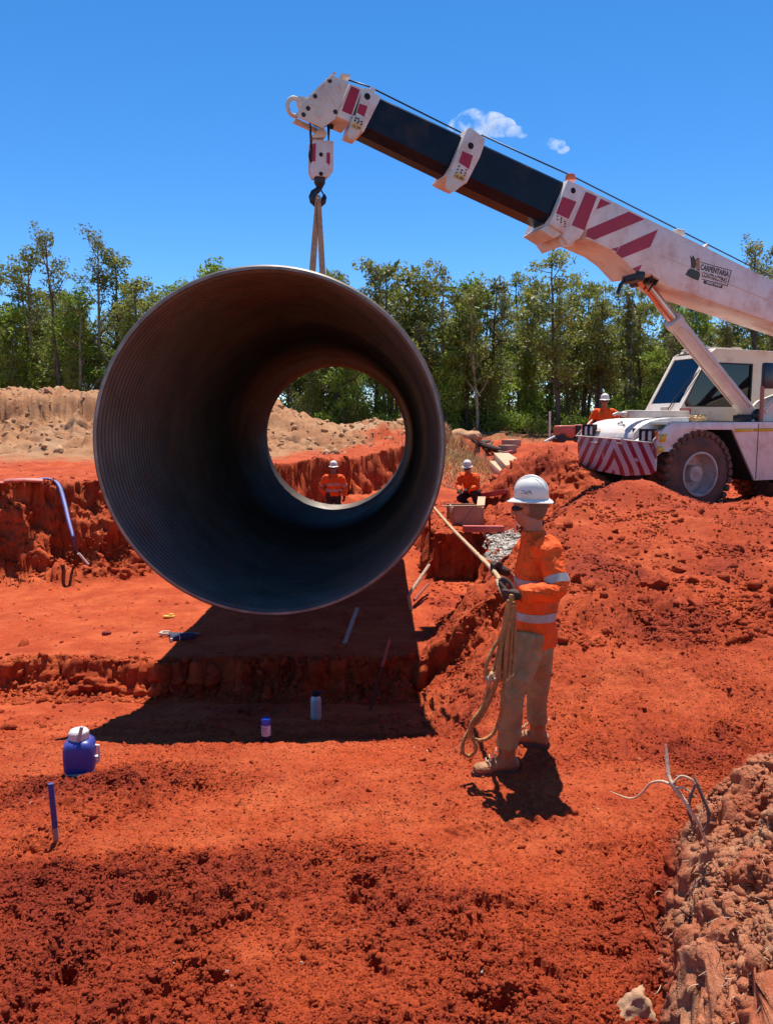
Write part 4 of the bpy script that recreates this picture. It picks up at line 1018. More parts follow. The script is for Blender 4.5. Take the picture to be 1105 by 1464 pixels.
def gum(seed, H, kind):
    """returns (trunk mesh, crown mesh)"""
    g = random.Random(seed); mb = MB(); pts = []; x = y = 0; lean = g.uniform(-.05, .05), g.uniform(-.05, .05)
    nseg = 9
    for i in range(nseg+1):
        t = i/nseg; pts.append(V((x, y, t*H*.93))); x += lean[0]*H/nseg+g.uniform(-.07, .07); y += lean[1]*H/nseg+g.uniform(-.07, .07)
    r0 = .0105*H+.02
    mb.tube(pts, [r0*(1-.82*(i/nseg)**1.1)*(1.35 if i == 0 else 1) for i in range(nseg+1)], 7)
    P = lambda t: pts[min(nseg-1, int(t*nseg))].lerp(pts[min(nseg, int(t*nseg)+1)], t*nseg-int(t*nseg)) if t < 1 else pts[-1]
    clumps = []
    if kind == 'full': lo, nb, bl, cr, cn = .24, 18, (.12, .27), (.52, .98), 140
    elif kind == 'slim': lo, nb, bl, cr, cn = .22, 18, (.06, .13), (.38, .70), 110
    elif kind == 'sparse': lo, nb, bl, cr, cn = .52, 10, (.09, .19), (.5, .85), 230
    else: lo, nb, bl, cr, cn = .10, 19, (.14, .26), (.6, 1.0), 170
    for i in range(nb):
        t = lo+(1-lo)*((i+g.random()*.8)/nb); p = P(min(t, .98)); a = g.uniform(0, 2*pi) if i % 2 else g.uniform(0, 2*pi)
        L = H*g.uniform(*bl)*(1.15-.75*t if kind != 'sparse' else 1-.35*t); el = R(g.uniform(20, 55) if kind != 'sparse' else g.uniform(35, 65))
        d = V((cos(a)*cos(el), sin(a)*cos(el), sin(el))); q = p+d*L*.55+V((0, 0, -.02)); e_ = q+(d+V((0, 0, .35)))*L*.5
        rr = r0*(1-.8*t)*.55+.008
        mb.tube([p, q, e_], [rr, rr*.6, .008], 5)
        tw = 2 if kind == 'sparse' else 3
        for k in range(tw):
            f = (k+.8)/tw; c = p.lerp(e_, .35+.65*f)+V((g.uniform(-.3, .3), g.uniform(-.3, .3), g.uniform(-.05, .3)))
            r = g.uniform(*cr)*(.65+.45*(1-t)); fl = g.uniform(.5, .8)
            clumps.append((c[:], (r, r, r*fl), int(cn*r*r*g.uniform(.55, 1.15))+12))
            mb.tube([p.lerp(e_, .3+.4*f), c], [.012, .005], 4)
    c = pts[-1]
    for k in range(3): clumps.append(((c+V((g.uniform(-.25, .25), g.uniform(-.25, .25), g.uniform(-.3, .35))))[:], (.42, .42, .36), 45))
    bmesh.ops.recalc_face_normals(mb.bm, faces=mb.bm.faces); me = bpy.data.meshes.new('trunk'); mb.bm.to_mesh(me); mb.bm.free(); smooth_mesh(me, 180)
    return me, leaves_mesh('crown', clumps, None, .19 if kind != 'sparse' else .17, seed)
KINDS = {}
for k, (kind, H, n) in {'full': ('full', 9.0, 5), 'slim': ('slim', 9.5, 4), 'sparse': ('sparse', 11.0, 4), 'bushy': ('bushy', 6.5, 4)}.items():
    KINDS[k] = [(gum(100+37*i+len(k)*7, H*(1+.06*(i-1)), kind), H) for i in range(n)]
for k in KINDS:
    for i, ((tm, cm), H) in enumerate(KINDS[k]):
        tm.materials.append(M_BARK if i % 2 else M_BARKD); cm.materials.append({'full': M_LEAF, 'slim': M_LEAF3, 'sparse': M_LEAF3, 'bushy': M_LEAF2}[k] if i != 1 else (M_LEAF2 if k == 'full' else M_LEAF))
gcount = {}
def tree(kind, x, y, H, label, group=None, rz=None, var=None, wide=1.0):
    i = gcount.get(kind, 0) if var is None else var; gcount[kind] = i+1
    (tm, cm), H0 = KINDS[kind][i % len(KINDS[kind])]
    s = H/H0; o = empty('gum_tree' if kind != 'bushy' else 'bushy_tree', (x, y, ground(x, y)-.1), rz if rz is not None else random.random()*6.28, label, 'tree', group)
    o.scale = (s*wide, s*wide, s)
    link('trunk', tm, None, o); link('crown', cm, None, o); return o
G_ROW = 'gum trees in the forest edge behind the earthworks'
LB = {'full': 'leafy gum tree in the dense row of trees behind the site', 'slim': 'slender upright gum tree with narrow crown in the forest row', 'sparse': 'tall thin gum with open clumped crown above the forest row', 'bushy': 'bright bushy young tree low in front of the forest trunks'}
def at_px(px, y): return (px-CX)/FPX*y
def top_h(py, Y): return at(552, py, Y).z
# named skyline trees: (photo px, top row, depth, kind, label)
SKY = [(-12, 338, 43, 'sparse', 'tall open-crowned gum cut off by the left edge of the view'), (43, 346, 42.5, 'sparse', 'tall thin gum with layered flat clumps near the left edge'),
       (95, 347, 42, 'sparse', 'wispy thin gum with small scattered tufts, second from the pale bank left end'), (143, 366, 44, 'sparse', 'airy rounded gum crown standing against the sky left of the pipe'),
       (215, 387, 43, 'full', 'dark leafy gum rising just left of the pipe rim'), (118, 410, 42.5, 'full', 'broad olive gum low between the two thin gums on the left'),
       (20, 430, 42, 'bushy', 'bright green bushy tree at the far left below the thin gums'), (540, 362, 44, 'sparse', 'gum with a small tuft on a bare bent top right of the sling'),
       (560, 388, 43.5, 'full', 'leaning open gum with spreading right-hand boughs right of the pipe'), (632, 403, 42, 'full', 'rounded dense gum right beside the pipe rim'),
       (697, 382, 43, 'slim', 'narrow gum with a square sparse top standing above its neighbours'), (750, 408, 44, 'slim', 'greyish gum between the square-topped gum and the big dark one'),
       (795, 397, 41.5, 'full', 'big dark full-crowned gum with pale forked limbs under the boom'), (852, 428, 43, 'full', 'olive gum right of the big dark gum below the boom'),
       (900, 405, 44, 'sparse', 'thin gum crown half hidden by the boom and the ram'), (1075, 358, 44, 'sparse', 'sparse gum top showing above the boom at the right edge'), (1100, 372, 46, 'sparse', 'gum sprig above the boom cut by the right edge'),
       (320, 372, 45, 'full', 'gum hidden mostly behind the top of the pipe'), (480, 400, 44, 'full', 'olive gum crown showing just above the pipe rim beside the sling')]
SKY += [(65, 402, 44, 'full', 'broad leafy gum filling the canopy between the two leftmost thin gums'), (165, 398, 45, 'full', 'broad leafy gum left of the dark gum beside the pipe rim'), (-30, 398, 44.5, 'full', 'leafy gum crown cut by the left edge behind the open-crowned gum'), (255, 398, 45.5, 'full', 'leafy gum crown touching the upper left of the pipe rim'), (600, 398, 44.5, 'bushy', 'bright leafy crown between the leaning gum and the rounded gum'), (668, 412, 42.5, 'bushy', 'light green bushy tree low beside the narrow square-topped gum'), (830, 415, 44, 'full', 'broad gum crown just right of the big dark gum')]
for px, py, Yd, kind, lab in SKY:
    x = at_px(px, Yd); g0 = ground(x, Yd)
    tree(kind, x, Yd, (at(px, py, Yd).z-g0)*1.02, lab, None, wide=1.25 if kind == 'full' else 1.1)
random.seed(21)
# the main rows
nrow = 0
for row, (Y0, n, hlo, hhi) in enumerate([(42.5, 30, 412, 480), (45.5, 32, 400, 462), (49, 34, 403, 455), (53.5, 34, 405, 450), (59, 34, 410, 445)]):
    for k in range(n):
        u = -620+1260*(k+.5+random.uniform(-.42, .42))/n; px = CX+u*1.02; Yd = Y0+random.uniform(-1.4, 1.4); x = at_px(px, Yd)
        py = random.uniform(hlo, hhi)
        if px < 250: py += 18
        kind = random.choices(['full', 'slim', 'bushy'], [.5, .42, .08] if row else [.38, .34, .28])[0]
        H = at(px, py, Yd).z-ground(x, Yd)
        if kind == 'bushy': H *= .62
        tree(kind, x, Yd, H, LB[kind], G_ROW, wide=random.uniform(.85, 1.15))
# undergrowth bushes along the edge
def bush_mesh(seed, r=1.0):
    g = random.Random(seed); cl = []
    for k in range(9): cl.append(((g.uniform(-.7, .7)*r, g.uniform(-.5, .5)*r, g.uniform(.15, .9)*r), (.45*r, .45*r, .4*r), 90))
    return leaves_mesh('bush', cl, None, .13, seed, .55, .1)
BUSH = [bush_mesh(50+i) for i in range(5)]
for i, b in enumerate(BUSH): b.materials.append((M_LEAF2, M_LEAF, M_LEAF3)[i % 3])
LBB = ['low rounded bush at the foot of the forest edge', 'scrubby bush in the shade under the gums']
for k in range(130):
    px = CX+(-600+1200*(k+random.random())/130); Yd = random.uniform(40.2, 42.5) if k % 2 else random.uniform(43, 48); x = at_px(px, Yd); s = random.uniform(.5, 1.2)*(1 if k % 2 else 1.5)
    o = bpy.data.objects.new('bush', BUSH[k % 5]); COL.objects.link(o); o.location = (x, Yd, ground(x, Yd)-.05); o.rotation_euler = (0, 0, random.random()*6); o.scale = (s, s, s*random.uniform(.7, 1.4))
    tag(o, LBB[0 if k % 2 else 1], 'bush', 'bushes under the forest edge')
o = bpy.data.objects.new('bush', BUSH[0]); COL.objects.link(o); x = at_px(762, 39.2); o.location = (x, 39.2, ground(x, 39.2)); o.scale = (.75, .75, .95); tag(o, 'small bright green bush alone on the red ground before the trees', 'bush')
# dark far wood closing the gaps
mbw = []
g = np.random.default_rng(5)
for k in range(1300):
    y = g.uniform(64, 74); x = g.uniform(-75, 75); h = g.uniform(.3, 7.6); mbw.append(((x, y, ground(x, y)+h), (1.5, 1.2, 1.0), 60))
tag(link('far_wood', leaves_mesh('far_wood', mbw, None, .42, 9), M_LEAF), 'far wood closing the gaps behind the gum rows', 'wood', kind='stuff')
# dry grass
def grass(name, pts, hmin, hmax, m, label):
    n = len(pts); a = rng.random(n)*2*pi; h = hmin+(hmax-hmin)*rng.random(n)**1.5; w = .012+.012*rng.random(n)
    tip = np.stack([rng.normal(0, .35, n)*h, rng.normal(0, .35, n)*h, h], -1); side = np.stack([np.cos(a)*w, np.sin(a)*w, np.zeros(n)], -1)
    v = np.stack([pts-side, pts+side, pts+tip], 1).reshape(-1, 3); o = link(name, np_mesh(name, v, np.arange(3*n).reshape(-1, 3)), m); tag(o, label, 'grass', kind='stuff')
M_DRY = mat('dry_grass', (.55, .40, .19), .9, var=.3, vscale=3)
n = 5200; gx = np.concatenate([rng.normal(2.6, 1.0, n), rng.uniform(-24, 24, n)]); gy = np.concatenate([rng.normal(28, 1.5, n), rng.uniform(36.5, 42, n)])
grass('dry_grass', np.stack([gx, gy, np.array([ground(a, b)-.02 for a, b in zip(gx, gy)])], -1), .05, .24, M_DRY, 'straw coloured dry grass on the far bank and forest verge')
# small cloud high behind the boom
def cloud_mesh(puffs):
    bm = bmesh.new(); g = random.Random(4)
    for (dx, dz, r) in puffs:
        bmesh.ops.create_icosphere(bm, subdivisions=3, radius=1, matrix=Matrix.Translation((dx*1.0, g.uniform(-8, 8), dz)) @ Matrix.Diagonal((r*1.25, r, r*.72, 1)))
    me = bpy.data.meshes.new('cloud'); bm.to_mesh(me); bm.free(); return me
PUFF = [(-30, 4, 13), (-17, 8, 16), (0, 3, 18), (14, -3, 14), (27, -9, 9), (38, -12, 5), (-38, -2, 7)]
mc = bpy.data.materials.new('cloud_vapour'); mc.use_nodes = True; nt = mc.node_tree; N = nt.nodes; L = nt.links; N.remove(N['Principled BSDF'])
pv = N.new('ShaderNodeVolumePrincipled'); pv.inputs['Color'].default_value = (1, 1, 1, 1); pv.inputs['Anisotropy'].default_value = .3
tc = N.new('ShaderNodeTexCoord'); n1 = N.new('ShaderNodeTexNoise'); n1.inputs['Scale'].default_value = .045; n1.inputs['Detail'].default_value = 6; n1.inputs['Roughness'].default_value = .62; L.new(tc.outputs['Object'], n1.inputs['Vector'])
r = N.new('ShaderNodeMapRange'); r.inputs[1].default_value = .46; r.inputs[2].default_value = .66; r.inputs[4].default_value = CLOUD_D; L.new(n1.outputs['Fac'], r.inputs[0]); L.new(r.outputs[0], pv.inputs['Density']); L.new(pv.outputs[0], N['Material Output'].inputs['Volume'])
for pf, lab in ((PUFF, 'small white wispy cloud above the boom in clear sky'), ([(68, -24, 6), (75, -28, 8), (83, -33, 6)], 'tiny faint wisp of cloud right of the small white cloud')):
    cl = link('cloud', cloud_mesh(pf), mc); cl.location = at(697, 183, 900); cl.rotation_euler = (0, R(-6), 0); tag(cl, lab, 'cloud')
# ------------------------------------------------------------------ people
def loft(mb, pts, rad, n=14, ref=(0, 0, 1), sub=3):
    """closed tube along a polyline with elliptical sections; rad items r or (ra, rb): ra along ref x tangent, rb the other way"""
    P = [V(p) for p in pts]; Rr = [(r, r) if not isinstance(r, (tuple, list)) else r for r in rad]
    # Catmull-Rom refinement
    Q, W = [], []
    for i in range(len(P)-1):
        p0, p1, p2, p3 = P[max(i-1, 0)], P[i], P[i+1], P[min(i+2, len(P)-1)]
        for k in range(sub):
            t = k/sub
            Q.append(.5*((2*p1)+(p2-p0)*t+(2*p0-5*p1+4*p2-p3)*t*t+(3*p1-p0-3*p2+p3)*t**3))
            W.append((Rr[i][0]*(1-t)+Rr[i+1][0]*t, Rr[i][1]*(1-t)+Rr[i+1][1]*t))
    Q.append(P[-1]); W.append(Rr[-1]); ref = V(ref); rings = []
    for i, q in enumerate(Q):
        t = (Q[min(i+1, len(Q)-1)]-Q[max(i-1, 0)]).normalized(); x = ref-t*ref.dot(t)
        x = x.normalized() if x.length > .05 else t.orthogonal().normalized(); y = t.cross(x)
        rings.append([mb.bm.verts.new(q+x*cos(2*pi*k/n)*W[i][0]+y*sin(2*pi*k/n)*W[i][1]) for k in range(n)])
    for A, B in zip(rings, rings[1:]):
        for k in range(n): mb._f((A[k], A[(k+1) % n], B[(k+1) % n], B[k]))
    mb._f(rings[0][::-1]); mb._f(rings[-1]); return mb
def fuse(mb, name, m, parent, vox=.012, it=3, wr=0, wsc=9, wst=(1, 1, 1), seed=0):
    """melts overlapping closed pieces into one continuous skin, relaxes it and adds folds"""
    bmesh.ops.recalc_face_normals(mb.bm, faces=mb.bm.faces); me = bpy.data.meshes.new('tmp'); mb.bm.to_mesh(me); mb.bm.free()
    o = bpy.data.objects.new('tmp', me); COL.objects.link(o); md = o.modifiers.new('r', 'REMESH'); md.mode = 'VOXEL'; md.voxel_size = vox
    dg = bpy.context.evaluated_depsgraph_get(); ev = o.evaluated_get(dg); m2 = bpy.data.meshes.new_from_object(ev); bpy.data.objects.remove(o)
    n = len(m2.vertices); v = np.empty(n*3, np.float32); m2.vertices.foreach_get('co', v); v = v.reshape(-1, 3).astype(float)
    e = np.empty(len(m2.edges)*2, np.int32); m2.edges.foreach_get('vertices', e); e = e.reshape(-1, 2)
    deg = np.bincount(e.ravel(), minlength=n)[:, None].astype(float)
    for k in range(it):
        s = np.zeros_like(v); np.add.at(s, e[:, 0], v[e[:, 1]]); np.add.at(s, e[:, 1], v[e[:, 0]]); v = v*.4+.6*s/np.maximum(deg, 1)
    m2.vertices.foreach_set('co', v.astype(np.float32).ravel()); m2.update()
    if wr:
        nn = np.empty(n*3, np.float32); m2.vertices.foreach_get('normal', nn); nn = nn.reshape(-1, 3)
        d = 1-2*np.abs(fbm3(v*np.array(wst)+seed, wsc, 3, 400+seed)); v = v+nn*(d*wr)[:, None]
        m2.vertices.foreach_set('co', v.astype(np.float32).ravel()); m2.update()
    m2.polygons.foreach_set('use_smooth', [True]*len(m2.polygons)); m2.name = name; m2.materials.clear()
    return link(name, m2, m, parent)
M_SKIN = mat('sunburnt_skin', (.36, .125, .072), .5, var=.12, vscale=25)
M_ORANGE = mat('hi_vis_orange', (.86, .10, .010), .75, var=.10, vscale=9, dirt=(.50, .05, .012), dirt_amt=.25, dscale=5, spec=.25, bump=.25, bscale=90)
M_BAND = mat('reflective_band', (.36, .33, .30), .4, var=.15, vscale=25, spec=.6)
M_KHAKI = mat('khaki_trousers', (.36, .245, .105), .85, var=.2, vscale=10, dirt=(.26, .085, .04), dirt_amt=.35, dscale=6, bump=.3, bscale=110, spec=.2)
M_NAVY = mat('dark_trousers', (.02, .018, .022), .85, dirt=(.2, .05, .02), dirt_amt=.2)
M_BOOT = mat('tan_boot_leather', (.36, .15, .052), .65, var=.2, vscale=18, dirt=(.34, .09, .04), dirt_amt=.45, dscale=12)
M_SOLE = mat('boot_sole', (.12, .06, .04), .9)
M_HELM = mat('white_helmet', (.72, .68, .60), .33, var=.05, vscale=8, dirt=(.45, .25, .15), dirt_amt=.12, dscale=9)
M_GLOVE = mat('dark_glove', (.055, .028, .022), .9, var=.3, vscale=30, dirt=(.2, .06, .03), dirt_amt=.3, dscale=20)
M_HAIR = mat('grey_beard', (.20, .16, .14), .95, var=.3, vscale=80)
M_HAIRB = mat('brown_hair', (.15, .075, .045), .9, var=.3, vscale=80)
M_SHADES = mat('sunglass_lens', (.008, .008, .01), .15)
def folds(m, sc, dist, st=.8):
    """sharp cloth creases as a bump under the fine weave"""
    nt = m.node_tree; N = nt.nodes; L = nt.links; b = N['Principled BSDF']; tc = N.new('ShaderNodeTexCoord')
    n = N.new('ShaderNodeTexNoise'); n.inputs['Scale'].default_value = sc; n.inputs['Detail'].default_value = 4; n.inputs['Roughness'].default_value = .5; n.inputs['Distortion'].default_value = 1.6; L.new(tc.outputs['Object'], n.inputs['Vector'])
    a = N.new('ShaderNodeMath'); a.operation = 'SUBTRACT'; a.inputs[1].default_value = .5; L.new(n.outputs['Fac'], a.inputs[0]); c = N.new('ShaderNodeMath'); c.operation = 'ABSOLUTE'; L.new(a.outputs[0], c.inputs[0])
    p = N.new('ShaderNodeMath'); p.operation = 'POWER'; p.inputs[1].default_value = .6; L.new(c.outputs[0], p.inputs[0])
    bp = N.new('ShaderNodeBump'); bp.inputs['Strength'].default_value = st; bp.inputs['Distance'].default_value = dist; bp.invert = True; L.new(p.outputs[0], bp.inputs['Height'])
    old = b.inputs['Normal'].links[0].from_node if b.inputs['Normal'].is_linked else None
    if old: L.new(bp.outputs[0], old.inputs['Normal'])
    else: L.new(bp.outputs[0], b.inputs['Normal'])
folds(M_ORANGE, 5.5, .035); folds(M_KHAKI, 5, .03); folds(M_NAVY, 5, .03); folds(M_BOOT, 16, .008)
def fingers(mb, W, d, pal, side, r=.0105, curl=.9, L=.085):
    """five fingers from the wrist W: d towards the fingertips, pal the palm normal, side the thumb side"""
    d, pal, side = V(d).normalized(), V(pal).normalized(), V(side).normalized()
    loft(mb, [W-d*.03, W+d*.03, W+d*.085, W+d*.10], [(.026, .030), (.024, .037), (.019, .043), (.014, .038)], 12, pal, 2)
    for k, (off, ll) in enumerate(((.032, .92), (.011, 1.02), (-.011, .97), (-.031, .78))):
        b = W+d*.085+side*off; a = 0; pts = [b-d*.02, b]; p = b
        for j, seg in enumerate((.46, .32, .24)):
            a += curl*(.85+.12*k)*(.75 if j == 0 else 1.0); p = p+(d*cos(a)+pal*sin(a))*L*ll*seg; pts.append(p)
        loft(mb, pts, [r, r*1.05, r, r*.92, r*.7], 8, side, 2)
    b = W+d*.025+side*.030+pal*.008
    loft(mb, [b-side*.012, b+side*.02+d*.02+pal*.012, b+side*.022+d*.05+pal*.032, b+side*.006+d*.07+pal*.05], [.015, .0135, .012, .009], 8, pal, 2)
def head(mbd, H, fwd, up=(0, 0, 1)):
    """skull, jaw, nose, ears, brow around H, the centre of the head"""
    f, u = V(fwd).normalized(), V(up).normalized(); l = u.cross(f).normalized(); u = f.cross(l)
    M = Matrix((f, l, u)).transposed()
    T = lambda a, b, c: H+M@V((a, b, c)); M4 = M.to_4x4()
    mbd.ball(T(-.012, 0, .028), (.098, .076, .098), 3, M4); mbd.ball(T(.028, 0, -.035), (.066, .060, .080), 3, M4); mbd.ball(T(.052, 0, -.088), (.032, .036, .028), 2, M4)
    loft(mbd, [T(.088, 0, .022), T(.108, 0, -.006), T(.118, 0, -.024), T(.098, 0, -.036)], [(.010, .008), (.013, .010), (.017, .014), (.010, .012)], 8, l, 2)
    loft(mbd, [T(.078, -.045, .034), T(.094, 0, .036), T(.078, .045, .034)], [.012, .014, .012], 8, u, 2)
    loft(mbd, [T(.086, -.022, -.061), T(.094, 0, -.062), T(.086, .022, -.061)], [.007, .010, .007], 8, u, 2)
    loft(mbd, [T(.084, -.018, -.075), T(.090, 0, -.076), T(.084, .018, -.075)], [.007, .009, .007], 8, u, 2)
    for s in (-1, 1):
        mbd.ball(T(.082, s*.031, .008), (.012, .016, .010), 2, M4)
        loft(mbd, [T(-.010, s*.076, -.030), T(-.016, s*.084, .0), T(-.006, s*.083, .024), T(.010, s*.077, .010), T(.004, s*.076, -.022)], [.008, .010, .010, .008, .007], 8, l, 2)
        mbd.ball(T(.058, s*.042, -.025), (.022, .02, .026), 2, M4)
    return T, M4
def helmet(root, T, M4, tilt=0, mark=False, cap=True):
    h = bpy.data.objects.new('helmet', None); COL.objects.link(h); h.parent = root
    Mx = Matrix.Translation(T(-.012, 0, .062)) @ M4 @ Matrix.Rotation(tilt, 4, 'Y') @ Matrix.Diagonal((.955, .85, .96, 1))
    mb = MB(); prof = [(.104, .0), (.114, .008), (.117, .03), (.115, .06), (.106, .092), (.088, .118), (.062, .136), (.03, .146), (0, .149)]
    mb.lathe(prof, M=Mx, n=40, caps=False); mb.lathe([(.104, .0), (.108, .03), (.100, .085), (.06, .128), (0, .141)], M=Mx, n=40, caps=False)
    for y, w in ((0, .022), (-.042, .012), (.042, .012)):
        pts = [Mx@V((sin(a)*.1165*cos(y*6), y, .02+.130*cos(a)*(1-abs(y)*1.3))) for a in np.linspace(-1.15, 1.15, 15)]; mb.tube(pts, [.004]+[w*.55]*13+[.004], 8)
    mb.build('shell', M_HELM, h, ang=60)
    mb = MB(); n = 44; rings = []
    for rr, zz in ((.112, .010), (.124, .002), (.143, -.010), (.149, -.017), (.147, -.021), (.140, -.016), (.120, -.006), (.106, .0)):
        ring = []
        for k in range(n):
            a = 2*pi*k/n; ex = 1+.10*max(0, cos(a))*(rr > .12); ring.append(mb.bm.verts.new(Mx@V((rr*cos(a)*ex, rr*sin(a), zz+.012*(abs(sin(a))-.5)*(rr > .12)))))
        rings.append(ring)
    for A, B in zip(rings, rings[1:]):
        for k in range(n): mb._f((A[k], A[(k+1) % n], B[(k+1) % n], B[k]))
    mb.build('brim', M_HELM, h, ang=60)
    if mark:
        mb = MB()
        for j, (w, zc) in enumerate(((.055, .062), (.045, .053), (.06, .044))):
            for k in range(7):
                a = 1.57+.30-(k/7)*w*11+.02*j; r = .1178 if zc < .055 else .1168
                if (k+j) % 4 == 3: continue
                p = Mx@V((r*cos(a), r*sin(a), zc)); q = Mx@V((r*cos(a-.06), r*sin(a-.06), zc)); mb.bar(p, q, .003, .004)
        mb.build('writing', M_INK, h)
    return h
def glasses(root, T):
    mb = MB(); g = [T(.09*cos(a)-.003+.012, .078*sin(a), .006) for a in np.linspace(-1.35, 1.35, 15)]
    mb.tube(g, [.006, .009, .013, .017, .019, .019, .014, .010, .014, .019, .019, .017, .013, .009, .006], 8)
    for s in (-1, 1): mb.tube([T(.022, s*.078, .010), T(-.02, s*.082, .012)], .0035, 6)
    return mb.build('sunglasses', M_SHADES, root)
def band(bvh, c, ax, ref, h, reach, n=40, th=.0045):
    """a ring of reflective tape of height h lying on the shirt surface around axis ax at c"""
    ax = V(ax).normalized(); x = V(ref)-ax*V(ref).dot(ax); x.normalize(); y = ax.cross(x); c = V(c); mb = MB(); rings = []; last = reach*.6
    for k in range(n):
        a = 2*pi*k/n; d = x*cos(a)+y*sin(a); col = []
        for z in (-h/2, 0, h/2):
            o = c+ax*z; r = None; t = 0; org = o
            for _ in range(6):
                q = bvh.ray_cast(org, d, reach)
                if q[0] is None: break
                rr = (q[0]-o).dot(d)
                if rr <= reach: r = rr
                org = q[0]+d*.002
            if r is None: r = last
            last = r; col.append((o, r))
        rings.append([mb.bm.verts.new(o+d*(r+th)) for o, r in col]+[mb.bm.verts.new(o+d*(r-.004)) for o, r in reversed(col)])
    for k in range(n):
        A, B = rings[k], rings[(k+1) % n]
        for i in range(6): mb._f((A[i], A[(i+1) % 6], B[(i+1) % 6], B[i]))
    return mb
def boot(root, ankle, toe, top, lean=None):
    """ankle joint, toe direction (flat), cuff top point"""
    A = V(ankle); d = V(toe); d.z = 0; d.normalize(); l = V((0, 0, 1)).cross(d)
    b = bpy.data.objects.new('boot', None); COL.objects.link(b); b.parent = root; z0 = A.z-.085
    mb = MB(); loft(mb, [V(top), A+V((0, 0, .02)), A+V((0, 0, -.03))-d*.012, V((A.x, A.y, z0+.04))-d*.01], [(.062, .058), (.052, .048), (.058, .048), (.055, .045)], 14, d)
    loft(mb, [A-d*.075+V((0, 0, -.055)), A-d*.03+V((0, 0, -.045)), A+d*.06+V((0, 0, -.040)), A+d*.13+V((0, 0, -.056)), A+d*.185+V((0, 0, -.058)), A+d*.215+V((0, 0, -.064))], [(.034, .036), (.046, .044), (.046, .044), (.036, .050), (.033, .047), (.018, .028)], 14, (0, 0, 1))
    fuse(mb, 'upper', M_BOOT, b, .008, 2, .0018, 30)
    mb = MB()
    out = [(-.088, .0), (-.08, .026), (-.04, .038), (.03, .036), (.09, .044), (.15, .050), (.20, .040), (.232, .016)]; poly = [(a, w) for a, w in out]+[(a, -w) for a, w in reversed(out)]
    for zA, zB in ((-.103, -.074),):
        lo = [mb.bm.verts.new(A+d*a+l*w+V((0, 0, zA))) for a, w in poly]; hi = [mb.bm.verts.new(A+d*a*.985+l*w*.96+V((0, 0, zB))) for a, w in poly]; n = len(poly); mb._f(lo[::-1]); mb._f(hi)
        for k in range(n): mb._f((lo[k], lo[(k+1) % n], hi[(k+1) % n], hi[k]))
    mb.build('sole', M_SOLE, b)
    mb = MB()
    for k in range(5):
        p = A+d*(.055+.018*(4-k)-.0)+V((0, 0, -.018+.022*k*.9))-d*(.0+.004*k); mb.tube([p+l*.030, p+d*.010+V((0, 0, .006)), p-l*.030+V((0, 0, .012))], .0035, 6); mb.tube([p-l*.030, p+d*.010+V((0, 0, .004)), p+l*.030+V((0, 0, .012))], .0035, 6)
    mb.build('laces', mat('boot_laces', (.5, .38, .24), .9) if 'boot_laces' not in bpy.data.materials else bpy.data.materials['boot_laces'], b)
    return b
